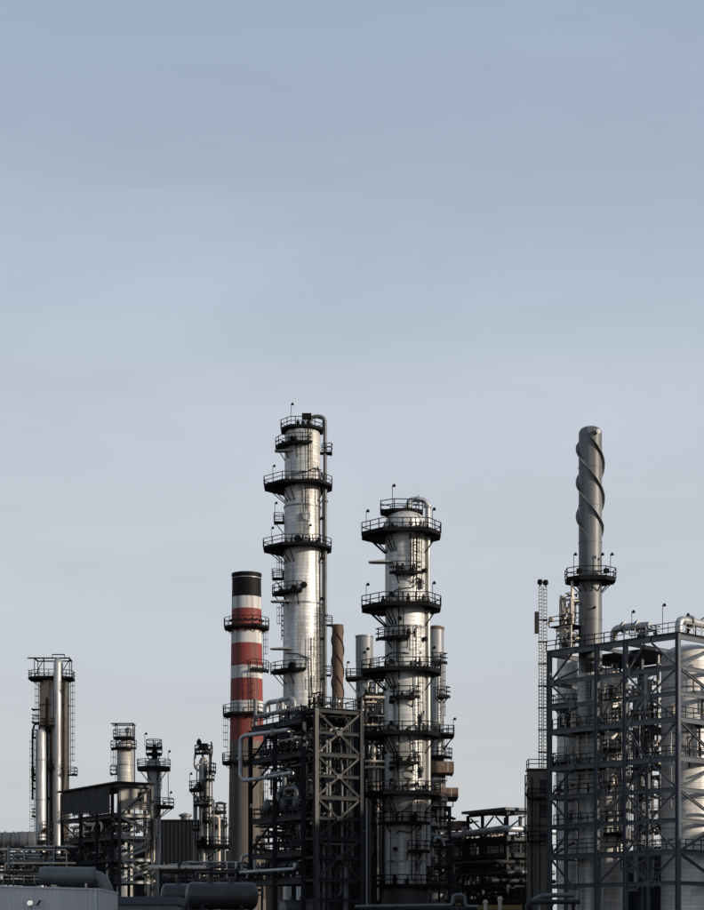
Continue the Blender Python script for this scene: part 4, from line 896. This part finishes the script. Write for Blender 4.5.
S.brace((-.06, 0, lv[1]), (-.06, sb, lv[0]), .18, W_)
S.deck(-.3, 2.2, sb * .62, sb + .5, lv[1] + .3, W_, rails='rb')
# cladding panels
n = 12; a0, a1 = sa[1] + .3, sa[4]
for i in range(n):
    w = (a1 - a0) / n; b = MB(); aa = a0 + w * (i + .5); zt_ = sz(786) if i < 10 else sz(786)
    lo = sz(812) if i < 5 else sz(809) if i < 9 else sz(807)
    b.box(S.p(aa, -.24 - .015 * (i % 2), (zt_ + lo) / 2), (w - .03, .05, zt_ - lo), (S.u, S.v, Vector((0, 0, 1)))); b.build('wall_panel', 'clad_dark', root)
for i in range(5):
    w = sb / 5; b = MB()
    if i == 3:
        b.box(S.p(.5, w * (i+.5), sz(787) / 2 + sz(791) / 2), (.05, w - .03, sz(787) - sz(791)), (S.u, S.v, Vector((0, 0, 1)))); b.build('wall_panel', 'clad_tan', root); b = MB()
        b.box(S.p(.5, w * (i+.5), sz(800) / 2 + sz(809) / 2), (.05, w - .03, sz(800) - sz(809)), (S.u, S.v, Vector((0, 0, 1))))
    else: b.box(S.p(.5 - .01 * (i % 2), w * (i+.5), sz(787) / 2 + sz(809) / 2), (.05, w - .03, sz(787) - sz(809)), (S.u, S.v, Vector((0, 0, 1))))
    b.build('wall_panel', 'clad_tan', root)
b = MB(); b.box(S.p(.62, sb * .7, sz(795.5)), (.05, sb/5, sz(790) - sz(801)), (S.u, S.v, Vector((0, 0, 1)))); b.build('window_pane', 'glass_dark', root)
S.deck(-.4, sa[4] + .6, -.6, sb + .3, sz(783) + .1, 'clad_dark', .2, name='roof')
S.deck(sa[1], sa[4], .2, sb - .2, sz(812), SB)
S.clutter(30, (sa[1] + .4, sa[4] - .3), (.3, sb - .3), (lv[2] + .4, lv[1]), (.05, .2), ('pipe_dark', 'pipe_grey', 'pipe_dark', 'pipe_cream'), 101)
S.clutter(30, (sa[1] + .4, sa[4] - .3), (.3, sb - .3), (lv[4], lv[2]), (.05, .2), ('pipe_dark', 'pipe_grey', 'pipe_dark', 'galvanised'), 102)
S.clutter(16, (.3, 2.0), (sb - .5, sb + .9), (lv[4], lv[1]), (.06, .16), ('galvanised', 'pipe_cream'), 103)
S.valves(10, (sa[1] + .4, sa[4] - .3), (.5, 2), lv[2] + .3, 104); S.valves(10, (sa[1] + .4, sa[4] - .3), (.5, 2), lv[3] + .3, 105)
b = MB(); c = S.p(8.5, 2.4, 0)
for q in (835, 857): pass

# ------------------------------------------------------------------ left columns
D = 305.0; k = D / F; z_ = lambda py: Z(py, D)
s = thing('rusty_tower', 'thick rust-streaked column with silver side pipes and open frame on top', 'column', (X(54.5, D), D, 0)); r = 14.6 * k
shell(s, [(r + .2, 0), (r, z_(850)), (r, z_(684))] + dome(r, z_(684), .9)[1:], 'rust_clad', 44)
for q in (706, 772, 820): seam_ring(s, r, z_(q), 'rust', .2, .08)
p = platform(s, z_(679), .6, [(-2.0, 2.6), (-4.0, 1.5), (-4.0, -1.5), (-2.0, -2.9), (1.8, -2.9), (3.1, -1.4), (3.1, 1.4), (1.5, 2.6), (-2.0, 2.6)], brackets=(-80, -40, 0, 40, 80), drop=2.6)
b = MB()
for x, y in ((-2.9, -2.0), (-1.3, -2.4), (1.2, -2.4), (2.6, -1.2), (-2.9, 1.4), (2.6, 1.2)): b.bar((x, y, z_(679)), (x, y, z_(660)), .12, .12)
for q0, q1 in (((-4.0, -2.0), (2.8, -2.0)), ((-2.9, -2.2), (-2.9, 1.5)), ((2.6, -1.4), (2.6, 1.3)), ((-2.9, 1.4), (2.6, 1.2))): b.bar((*q0, z_(660)), (*q1, z_(660)), .18, .2)
b.bar((-2.9, -2.0, z_(678)), (-1.3, -2.4, z_(661)), .1, .1); b.bar((1.2, -2.4, z_(678)), (2.6, -1.2, z_(661)), .1, .1); b.build('top_frame', 'dark_steel', s)
b = MB(); 
for x in (-.2, 1.8): b.bar((x, -1, z_(660)), (x, -1, z_(655.5)), .1, .1)
b.bar((-.2, -1, z_(655.5)), (1.8, -1, z_(655.5)), .12, .15); b.build('lifting_beam', 'dark_steel', s)
x = (60.5 - 54.5) * k
pipe([(x, -1.2, z_(690)), (x, -1.2, z_(664)), (x, -r - .75, z_(664)), (x, -r - .75, z_(885))], .62, 'galvanised', s, 'downcomer_pipe', bend=.8, n=16)
for px_, q0, q1, rr, mm in ((49, 700, 880, .2, 'pipe_dark'), (51.5, 735, 880, .13, 'galvanised'), (53.5, 760, 880, .16, 'pipe_dark')):
    x = (px_ - 54.5) * k; pipe([(x, -math.sqrt(max(.2, r*r - x*x)) + .2, z_(q0)), (x, -math.sqrt(max(.2, r*r - x*x)) - .3, z_(q0 + 1)), (x, -math.sqrt(max(.2, r*r - x*x)) - .3, z_(q1))], rr, mm, s, n=7)
x = (67.5 - 54.5) * k; pipe([(x, -r * .55, z_(684)), (x, -r * .75, z_(690)), (x, -r*.75, z_(775)), (x - .3, -r*.75, z_(800))], .28, 'pipe_cream', s)
x = (55 - 54.5) * k; pipe([(x, -r - .3, z_(690)), (x, -r - .3, z_(720))], .16, 'galvanised', s); pipe([(-1.0, -r - .3, z_(720)), (-1.0, -r-.3, z_(860))], .18, 'rust', s); pipe([(.3, -r - .3, z_(724)), (.3, -r-.3, z_(860))], .14, 'pipe_cream', s)
for q, a0, a1 in ((709, -110, -85), (722, -110, -85), (737, -115, -85), (774, -115, -80), (780, -115, -80), (788, -112, -85), (816, -112, -82), (775, 60, 105), (728, -30, 20), (770, -40, 30)):
    platform(s, z_(q), r, sector(a0, a1, r + 1.3, 8), thick=.2, rail=(q not in (709, 788)))
ladder(s, -95, r, z_(860), z_(682)); ladder(s, 92, r, z_(775), z_(682)); ladder(s, -8, r + .1, z_(770), z_(728))
for q in (728, 733, 768, 800): manhole(s, rnd.uniform(-30, 10), r, z_(q), .3)
D = 296.0; k = D / F
s, r, zz = column('side_tower', 'slim shiny silver column in front of the rust-streaked one', 40.8, D, 5.2, 729, 'galvanised', rings=(760, 800, 832))
pipe([(-.2, 0, zz(731)), (-.2, 0, zz(724)), (-1.0, 0, zz(724)), (-1.3, 0, zz(732)), (-1.3, 0, zz(800))], .16, 'dark_steel', s); ladder(s, -80, r, zz(855), zz(740))
platform(s, zz(842), r, sector(-100, 100, r + 1.2, 20)); platform(s, zz(830), r, sector(20, 120, r + 1.2, 20))
D = 288.0; k = D / F; z_ = lambda py: Z(py, D)
s = thing('horizontal_duct', 'fat grey horizontal duct on a pale trestle beside the rust-streaked column', 'duct', (X(10, D), D, 0))
b = MB(); r = 9.2 * k; zc = z_(841); b.lathe([(r * .96, X(36, D) - X(10, D)), (r, X(36, D) - X(10, D) - .1), (r, X(18, D) - X(10, D)), (r * .94, X(17, D) - X(10, D)), (r * .94, X(-40, D) - X(10, D)), (.02, X(-40, D) - X(10, D))][::-1] , 32, (0, 0, zc), axis=(1, 0, 0)); b.lathe([(r*.96, X(36, D) - X(10, D)), (.02, X(36.5, D) - X(10, D))], 32, (0, 0, zc), axis=(1, 0, 0)); b.build('duct_shell', 'duct_grey', s)
for px_ in (5, 14, 22, 30):
    b = MB(); x = X(px_, D) - X(10, D); b.lathe([(r*.9, -.06), (r + .08, -.06), (r + .08, .06), (r*.9, .06)], 32, (x, 0, zc), axis=(1, 0, 0)); b.build('band', 'duct_grey', s)
for px_ in (2, 18):
    b = MB(); x = X(px_, D) - X(10, D)
    for y in (-1.2, 1.2): b.bar((x, y, 0), (x, y, z_(851)), .3, .3)
    b.bar((x, -1.4, z_(851)), (x, 1.4, z_(851)), .35, .35); b.build('trestle', 'steel_light', s)
b = MB(); b.bar((X(-6, D) - X(10, D), -1.2, z_(854)), (X(20, D) - X(10, D), -1.2, z_(854)), .25, .45); b.bar((X(2, D) - X(10, D), -1.25, z_(874)), (X(18, D) - X(10, D), -1.25, z_(856)), .16, .16); b.bar((X(18, D) - X(10, D), -1.3, z_(874)), (X(2, D) - X(10, D), -1.3, z_(856)), .16, .16); b.bar((X(-6, D) - X(10, D), -1.2, z_(875)), (X(20, D) - X(10, D), -1.2, z_(875)), .25, .3); b.build('trestle_bracing', 'steel_light', s)
# yard pipes under the left columns
root = thing('yard_pipework', 'jumble of low pipes and railings below the rust-streaked column', 'pipework', (X(30, 262), 262, 0))
Y_ = Frame(root, 30, 262, 0)
for bb in (-8, -3, 2, 6, 10):
    Y_.post(0, bb, 0, Y_.z(868), .25, W_); Y_.post(4, bb, 0, Y_.z(852), .25, W_)
for q in (872, 882): Y_.beam(0, -8, 0, 10, Y_.z(q), .3, .2, W_)
Y_.beam(4, -8, 4, 10, Y_.z(856), .3, .2, W_)
Y_.deck(-.3, 4.2, -8, 10, Y_.z(884), W_, rails='r', rail_m='pipe_cream')
Y_.clutter(70, (0, 4), (-6, 9.5), (Y_.z(884), Y_.z(846)), (.07, .22), ('pipe_dark', 'pipe_grey', 'galvanised', 'pipe_cream', 'pipe_dark'), 111)
Y_.valves(14, (0, 3), (-4, 9), Y_.z(884) + .05, 112); Y_.pipe([(1, -8, Y_.z(861)), (1, 3, Y_.z(861)), (1, 3, Y_.z(870)), (1, 9, Y_.z(870))], .35, 'pipe_grey', n=12)
Y_.pipe([(3, 2.6, 0), (3, 2.6, Y_.z(858)), (3, 6, Y_.z(858)), (3, 9, Y_.z(862))], .3, 'duct_grey', n=12)

D = 285.0; k = D / F
s, r, zz = column('slim_tower', 'sunlit silver column rising above the dark clad shed roof', 125, D, 8.0, 740, 'cladding_worn', rings=(750, 765), lads=((-80, 780, 745),))
p = platform(s, zz(738), .4, [(-1.3, 1.3), (-1.7, -.6), (-.6, -1.5), (1.0, -1.5), (1.5, -.5), (1.3, 1.3), (-1.3, 1.3)], brackets=(-60, 0, 60), drop=1)
b = MB()
for x, y in ((-1.3, -1.1), (1.3, -1.1), (1.3, 1.1), (-1.3, 1.1)): b.bar((x, y, zz(738)), (x, y, zz(724.5)), .11, .11)
b.bar((-2.0, -1.1, zz(724.5)), (1.5, -1.1, zz(724.5)), .14, .18); b.bar((-2.0, 1.1, zz(724.5)), (1.5, 1.1, zz(724.5)), .14, .18); b.bar((1.3, -1.1, zz(724.5)), (1.3, 1.1, zz(724.5)), .14, .16); b.bar((-1.3, -1.1, zz(724.5)), (-1.3, 1.1, zz(724.5)), .14, .16); b.build('top_frame', 'dark_steel', s)
platform(s, zz(749), r, sector(-110, 60, r + .9, 15), thick=.22); platform(s, zz(774), r, sector(-110, -60, r + 1.0, 12), thick=.22)
b = MB(); b.lathe([(.3, 0), (.3, .8), (.5, .85), (.5, 1.3), (.2, 1.6), (.02, 1.65)], 14, (.5, -.3, zz(738))); b.build('vent', 'galvanised', s); pipe([(1.42, 0, zz(727)), (1.42, 0, zz(900))], .1, 'dark_steel', s)
D = 272.0; k = D / F
s, r, zz = column('slim_tower', 'grey column with two dark stacked galleries near its top behind the stairs', 154, D, 6.8, 758, 'stack_grey', rings=(785, 806, 830), lads=((40, 806, 768), (30, 850, 806)))
platform(s, zz(754), .4, sector(-180, 180, 1.15, 30), brackets=(-60, 0, 60)); platform(s, zz(748), .4, sector(-180, 180, 1.1, 30), thick=.2)
p = platform(s, zz(768), r, [(-1.2, 1.6), (-2.3, .8), (-2.3, -1.0), (-1.0, -2.0), (1.2, -2.0), (2.3, -1.0), (2.3, .8), (1.2, 1.6), (-1.2, 1.6)], brackets=(-75, -30, 30, 75), thick=.45)
lamp(p, (2.1, -.6, zz(768)), 2.3); lamp(p, (-1.2, -1.2, zz(748)), 1.9)
p = platform(s, zz(807), r, sector(-10, 100, r + 1.9, 15), brackets=(30, 60, 90), drop=1.5); lamp(p, pol(70, 2.5, zz(807)), 2.0); lamp(p, pol(40, 2.3, zz(815)), 1.5)
b = MB(); b.lathe([(.45, 0), (.45, .9), (.2, 1.2), (.2, 2.0), (.02, 2.0)], 12, (.1, 0, zz(758))); b.build('vent', 'dark_steel', s)
pipe([(.5, 0, zz(750)), (.5, 0, zz(743)), (1.0, 0, zz(742))], .09, 'dark_steel', s); pipe([(2.1, -.6, zz(768)), (2.1, -.6, zz(800))], .05, 'dark_steel', s)
D = 262.0; k = D / F
s, r, zz = column('slim_tower', 'narrow silver column hung with pipe loops and a wide low gallery', 203.5, D, 4.6, 757, 'cladding_worn', rings=(780, 800, 822), lads=((25, 845, 765),))
pipe([(-.1, -.2, zz(757)), (-.1, -.2, zz(748)), (-.9, -.2, zz(748)), (-1.2, -.2, zz(757)), (-1.2, -.2, zz(768)), (-.6, -.2, zz(771))], .17, 'galvanised', s)
pipe([(.0, 0, zz(752)), (.9, 0, zz(752)), (.9, 0, zz(860))], .18, 'galvanised', s); pipe([(1.0, -.2, zz(775)), (1.15, -.2, zz(743)), (1.0, -.2, zz(742))], .1, 'dark_steel', s)
pipe([(-1.25, -.5, zz(788)), (-1.25, -.5, zz(862)), (-2.0, -.5, zz(862))], .15, 'galvanised', s); pipe([(-.45, -.85, zz(785)), (-.45, -.85, zz(880))], .14, 'galvanised', s)
p = platform(s, zz(790), r, sector(-120, 0, r + 1.35, 16), brackets=(-90, -50, -10)); lamp(p, pol(-80, 1.9, zz(790)), 2.2)
platform(s, zz(772), r, sector(40, 110, r + 1.1, 15)); platform(s, zz(754), r - .1, sector(-110, 110, r + .6, 20), rail=True)
p = platform(s, zz(846), r, [(-.8, .9), (-.8, -1.6), (3.7, -1.6), (3.7, 1.5), (.8, 1.5)], brackets=(-20, 60), thick=.4); lamp(p, (3.6, -1.3, zz(846)), 2.3)
for x, q0, q1, rr, mm in ((-.85, 765, 840, .09, 'galvanised'), (.35, 770, 890, .08, 'pipe_dark'), (.62, 762, 846, .10, 'galvanised'), (1.25, 770, 846, .07, 'pipe_dark'), (-.2, 792, 846, .07, 'pipe_cream'), (1.5, 800, 880, .1, 'pipe_grey'), (-1.0, 800, 846, .07, 'pipe_dark')):
    pipe([(x * .5, -.5, zz(q0)), (x, -.85, zz(q0)), (x, -.85, zz(q1))], rr, mm, s, bend=.25, n=7)
for q, a0, a1 in ((780, 20, 110), (806, -60, 60), (822, 0, 110), (830, -110, -20)): platform(s, zz(q), r, sector(a0, a1, r + .9, 16), thick=.2)
gear(s, None, r, zz(846), (-30, 0, 30, 60), 77); gear(s, None, r, zz(790), (-80, -50, -20), 78); gear(s, None, r, zz(754), (-80, -30, 20, 70), 79)
b = MB(); b.box((.0, -.1, zz(747)), (1.2, .9, .9)); b.lathe([(.3, 0), (.35, .5), (.1, .8), (.02, .9)], 10, (-.6, -.2, zz(747) + .3)); b.build('valve_head', 'dark_steel', s)
b = MB(); b.lathe([(.55, 0), (.55, 1.1), (.3, 1.4), (.02, 1.45)], 16, (1.6, -.6, zz(846))); b.build('pot', 'duct_grey', s); pipe([(2.2, -.8, zz(880)), (2.2, -.8, zz(818)), (1.6, -.8, zz(816)), (1.0, -.6, zz(820))], .2, 'pipe_cream', s)
D = 270.0; k = D / F
s, r, zz = column('slim_tower', 'short stub column with two small galleries touching the striped chimney', 217, D, 4.0, 806, 'stack_grey', rings=(830,))
platform(s, zz(812), r, sector(-180, 180, r + .8, 30), rail_h=1.2); platform(s, zz(826), r, sector(-90, 90, r + .9, 20)); pipe([(.0, 0, zz(808)), (0, 0, zz(803)), (1.1, 0, zz(803)), (1.1, 0, zz(870))], .2, 'pipe_grey', s)

# dark corrugated hall behind
D = 315.0; k = D / F; z_ = lambda py: Z(py, D)
s = thing('corrugated_hall', 'dark corrugated hall behind the slim columns and stairs', 'building', (X(177, D), D + 6, 0)); x0, x1 = X(158, D) - X(177, D), X(222, D) - X(177, D); h = z_(821)
b = MB(); b.box(((x0+x1)/2, 0, h/2), (x1-x0, 12, h)); b.build('wall', 'clad_dark', s)
n = 16
for i in range(n):
    w = (x1-x0)/n; b = MB(); b.box((x0 + w*(i+.5), -6.06, h/2), (w*.72, .12, h - .4)); b.build('wall_panel', 'clad_dark', s)
b = MB(); b.box(((x0+x1)/2, 0, h + .12), (x1-x0 + .5, 12.5, .24)); b.build('roof', 'steel_black', s)
b = MB(); b.lathe([(.8, 0), (.8, .6), (1.1, .65), (1.1, 1.0), (.02, 1.3)], 14, (1.2, -4, h + .2)); b.build('roof_vent', 'duct_grey', s)
# pipe run in front of it
root = thing('pipe_run', 'long low run of pipes on posts beneath the striped chimney', 'pipe rack', (X(160, 240), 240, 0)); R_ = Frame(root, 160, 240, 3); rz = R_.z
e = R_.along_v(262)
for bb in (0, e*.25, e*.5, e*.75, e): R_.post(0, bb, 0, rz(868), .28, SB); R_.post(3, bb, 0, rz(868), .28, SB); R_.beam(0, bb, 3, bb, rz(870), .3, .2, SB)
for q in (871, 880, 890): R_.beam(0, 0, 0, e, rz(q), .35, .2, SB)
R_.deck(.1, 3, 0, e, rz(882), SB, rails='r')
R_.pipe([(.6, -1.5, rz(868)), (.6, e*.45, rz(868))], .36, 'pipe_cream', n=12); R_.pipe([(1.5, -.5, rz(866)), (1.5, e + 2, rz(866))], .25, 'pipe_grey'); R_.pipe([(.2, e*.35, rz(875)), (.2, e*.35, rz(872)), (.2, e + 1.5, rz(872))], .26, 'pipe_grey')
R_.pipe([(2.2, .5, rz(880)), (2.2, .5, rz(865)), (2.2, 3.6, rz(865))], .25, 'galvanised'); R_.pipe([(1.2, e*.8, rz(870)), (1.2, e*.8, rz(856)), (1.2, e*.86, rz(854)), (1.2, e*.93, rz(857)), (1.2, e*.93, rz(872))], .24, 'galvanised')
R_.clutter(50, (0, 3), (0, e), (rz(900), rz(862)), (.06, .18), ('pipe_dark', 'pipe_grey', 'galvanised', 'pipe_dark', 'pipe_cream'), 121); R_.valves(12, (.2, 2), (.3, e), rz(882) + .05, 122)

# ------------------------------------------------------------------ foreground row
D = 168.0; k = D / F
for i, (px_, dd, lab, rr) in enumerate(((183, 176, 'smaller dark lying tank tucked behind the other one', 1.05), (222, 168, 'dark lying tank with domed end below the striped chimney', 1.22))):
    L = 4.0 if i == 0 else 5.4
    c = (X(px_, dd) + (0 if i else .4), dd, Z(896 if i else 895, dd)); zf = c[2] - rr - .6
    tb = thing('tank_table', 'steel table under the ' + ('smaller dark tank' if i == 0 else 'larger dark tank'), 'stand', (c[0], c[1], 0))
    b = MB(); b.box((0, 0, zf - .15), (L + 1, 2.8, .3)); b.build('deck', SB, tb)
    for sx in (-1, 1):
        for sy in (-1, 1): b = MB(); b.bar((sx * L * .45, sy * 1.2, 0), (sx * L * .45, sy * 1.2, zf - .3), .3, .3); b.build('leg', SB, tb)
    vessel_h('storage_tank', lab, 'tank', c, (1, .05, 0), L, rr, 'tank_grey', zfloor=zf)
D = 140.0; k = D / F; z_ = lambda py: Z(py, D)
s = thing('duct_tank', 'grey horizontal drum ending in a drooping elbow behind the corrugated shed', 'duct', (X(68, D), D, 0)); r = 9.6 * k; x0, x1 = X(42, D) - X(68, D), X(94, D) - X(68, D)
b = MB(); zc = z_(876.5); b.lathe([(.02, x0 - .2), (r*.8, x0 - .17), (r*.97, x0 - .04), (r, x0 + .12), (r, x1), (r * 1.03, x1), (r * 1.03, x1 + .08), (r * .6, x1 + .1)], 36, (0, 0, zc), axis=(1, 0, -.012)); b.build('drum_shell', 'duct_grey', s)
pipe([(x1 - .2, 0, zc - .05), (x1 + .35, 0, zc - .08), (x1 + .95, 0, zc - .9), (x1 + .95, 0, 2)], r * .72, 'duct_grey', s, 'elbow', bend=.9, n=22)
for x in (x0 + .8, x1 - .8): b = MB(); b.box((x, 0, (zc - r*.7)/2), (.3, 1.1, zc - r*.7)); b.build('saddle', SB, s)
for x in (x0 + .5, 0, x1 - .1): b = MB(); b.lathe([(r - .01, -.03), (r + .02, -.03), (r + .02, .03), (r - .01, .03)], 36, (x, 0, zc - .012 * x), axis=(1, 0, -.012)); b.build('band', 'duct_grey', s)
# corrugated shed
D = 118.0; k = D / F; z_ = lambda py: Z(py, D)
s = thing('corrugated_shed', 'grey corrugated metal shed wall with a floodlight', 'shed', (X(40, D), D, 0)); x0, x1 = X(-60, D) - X(40, D), X(100, D) - X(40, D); h0, h1 = z_(884.3), z_(889)
N = int((x1 - x0) / .07); b = MB(); vs = []
for i in range(N + 1):
    x = x0 + (x1 - x0) * i / N; y = -.05 if i % 4 in (1, 2) else 0; hh = h0 + (h1 - h0) * (i / N); vs += [(x, y, 0), (x, y, hh)]
b.add(vs, [(2*i, 2*i+2, 2*i+3, 2*i+1) for i in range(N)]); b.build('front_wall', 'shed_grey', s)
b = MB(); b.add([(x1, 0, 0), (x1, 9, 0), (x1, 9, h1), (x1, 0, h1)], [(0, 1, 2, 3)]); b.add([(x0, 9, 0), (x1, 9, 0), (x1, 9, h1), (x0, 9, h0)], [(0, 1, 2, 3)]); b.build('rear_wall', 'shed_grey', s)
b = MB(); b.add([(x0, -.1, h0 + .03), (x1 + .05, -.1, h1 + .03), (x1 + .05, 9.1, h1 + .03), (x0, 9.1, h0 + .03), (x0, -.1, h0 - .08), (x1 + .05, -.1, h1 - .08), (x1 + .05, 9.1, h1 - .08), (x0, 9.1, h0 - .08)], [(0, 1, 2, 3), (4, 7, 6, 5), (0, 4, 5, 1), (1, 5, 6, 2), (2, 6, 7, 3), (3, 7, 4, 0)]); b.build('roof', 'shed_grey', s)
fl = MB(); xl = X(31.5, D) - X(40, D); zl = z_(903.5)
fl.lathe([(.02, -.14), (.12, -.12), (.2, .06), (.2, .1)], 14, (xl, -.55, zl), axis=(0, -.9, .35)); fl.bar((xl, -.5, zl - .05), (xl, 0, zl - .35), .05, .05); fl.bar((xl + .4, -.35, zl - .15), (xl + .62, -.35, zl + .2), .12, .1); o = fl.build('floodlight', 'steel_black', s)
b = MB(); b.lathe([(.01, 0), (.12, -.02), (.19, -.06)][::-1], 14, (xl, -.64, zl + .035), axis=(0, -.9, .35)); b.build('lens', 'lamp_lit', o)
b = MB(); x = X(85.5, D) - X(40, D); b.tube([(x, .2, h1), (x, .2, h1 + .35)], .06, 8); b.build('vent_pipe', 'pipe_cream', s)
b = MB(); x = X(53, D) - X(40, D); b.box((x, .3, z_(887)+.08), (.3, .3, .12)); b.build('roof_cap', 'pipe_cream', s)
D = 132.0; z_ = lambda py: Z(py, D)
b = MB(); b.box((X(70, 118) - X(40, 118), -.08, h1 - 3.0), (1.1, .08, 2.2)); b.build('door', 'steel_warm', s)
b = MB(); b.tube([(x1 - .25, -.12, 0), (x1 - .25, -.12, h1 - .1)], .06, 8); b.build('downpipe', 'shed_grey', s)
s = thing('low_building', 'low building with dark blue flat roof beside the corrugated shed', 'building', (X(140, D), D, 0)); x0, x1 = X(104.5, D) - X(140, D), X(178, D) - X(140, D); h = z_(898)
b = MB(); b.box(((x0+x1)/2, 3, (h - .3)/2), (x1-x0 - .4, 5.6, h - .3)); b.build('wall', 'clad_beige', s)
b = MB(); b.box(((x0+x1)/2, 3, h - .18), (x1-x0, 6.2, .55)); b.build('roof', 'roof_blue', s)
b = MB(); b.tube([(x0 - .1, -.15, 0), (x0 - .1, -.15, z_(896))], .07, 8); b.build('downpipe', 'pipe_cream', s)
for x in range(3): b = MB(); b.box((x0 + 1.1 + 1.5 * x, .16, 2.2), (.9, .08, 1.1)); b.build('window', 'glass_dark', s)

# pipe bridge along the bottom of the view
D = 150.0; z_ = lambda py: Z(py, D); s = thing('pipe_bridge', 'silver pipe with an upright expansion loop on a bridge before the bright column', 'pipe', (X(420, D), D, 0)); xx = lambda px_: X(px_, D) - X(420, D)
zp = z_(905.5)
pipe([(xx(355), 0, zp - .1), (xx(440), 0, zp), (xx(453), 0, zp), (xx(453), 0, z_(895)), (xx(465), 0, z_(895)), (xx(465), 0, zp - .1), (xx(478), 0, zp - .1)], .14, 'pipe_grey', s, 'loop_pipe', bend=.35, n=12)
pipe([(xx(360), .6, zp - .3), (xx(478), .6, zp - .3)], .2, 'pipe_dark', s)
for px_ in (362, 400, 438, 472):
    b = MB(); b.bar((xx(px_), .3, 0), (xx(px_), .3, zp - .55), .25, .25); b.bar((xx(px_), -.5, zp - .43), (xx(px_), 1.2, zp - .43), .2, .22); b.build('support', SB, s)
b = MB(); b.bar((xx(355), .3, zp - .66), (xx(478), .3, zp - .66), .2, .28); b.build('girder', SB, s)
s = thing('girder_walkway', 'yellow edged walkway girder behind the two pale posts', 'walkway', (X(500, 152), 152, 0)); D = 152.0; z_ = lambda py: Z(py, D); xx = lambda px_: X(px_, D) - X(500, D)
b = MB(); b.bar((xx(476), 0, z_(907.5)), (xx(522), 0, z_(907.5)), .3, .4); b.build('girder', 'yellow', s)
for px_ in (480, 518): b = MB(); b.bar((xx(px_), 0, 0), (xx(px_), 0, z_(910)), .22, .22); b.build('post', SB, s)
b = MB(); b.box(((xx(476)+xx(522))/2, .8, z_(907.5) + .1), (xx(522) - xx(476), 1.3, .08)); b.build('deck', SB, s)
for px_, q, lab in ((485.5, 900, 'shorter pale round-topped post before the yellow walkway'), (500, 896.5, 'taller pale round-topped post before the yellow walkway')):
    D = 147.0; b = MB(); h = Z(q, D); rr = .15
    o = thing('vent_post', lab, 'post', (X(px_, D), D, 0)); b.lathe([(rr, 0), (rr, h - .3)], 16); b.build('shaft', 'bollard', o)
    b = MB(); b.lathe([(rr, h - .32), (rr * 1.35, h - .28), (rr * 1.35, h - .16), (rr * 1.1, h - .05), (rr * .5, h), (.01, h + .01)], 16); b.build('cap', 'bollard', o)
D = 156.0; z_ = lambda py: Z(py, D); s = thing('pipe_group', 'thick grey pipes bending over a low steel table beside the blue-grey frame', 'pipework', (X(545, D), D, 0)); xx = lambda px_: X(px_, D) - X(545, D)
pipe([(xx(527), 0, 1.5), (xx(527), 0, z_(902)), (xx(563), 0, z_(902)), (xx(580), 0, z_(902))], .2, 'pipe_dark', s, n=12); pipe([(xx(532), .8, z_(903)), (xx(540), .8, z_(896)), (xx(556), .8, z_(895)), (xx(575), .8, z_(895))], .2, 'pipe_grey', s, n=12)
pipe([(xx(540), .4, 3), (xx(540), .4, z_(899))], .1, 'galvanised', s)
for px_ in (530, 552, 574): b = MB(); b.bar((xx(px_), .5, 0), (xx(px_), .5, z_(905.5)), .22, .22); b.bar((xx(px_), -.4, z_(905)), (xx(px_), 1.3, z_(905)), .2, .2); b.build('support', SB, s)

# ------------------------------------------------------------------ unseen halls added to shade the low parts (outside the frame)
def hall(label, y0, y1, hh):
    s = thing('shade_hall', label, 'building', (94, (y0+y1)/2, 0)); L = y1 - y0
    b = MB(); b.box((2.5, 0, hh/2), (5, L - .1, hh)); b.build('wall', 'clad_beige', s)
    b = MB(); b.box((2.5, 0, hh + .3), (5.6, L - .05, .6)); b.build('roof', 'steel_warm', s)
    n = int(L / 4.2)
    for i in range(n):
        b = MB(); b.box((-.06, -L/2 + L/n * (i + .5), hh/2), (.12, L/n - .5, hh - 1)); b.build('wall_panel', 'clad_tan', s)
hall('lower unseen beige hall added to shade the foot of the blue-grey frame', 176.5, 236, 31.0)
hall('taller unseen beige hall added to shade the foot of the bright column', 36, 176.5, 44.0)
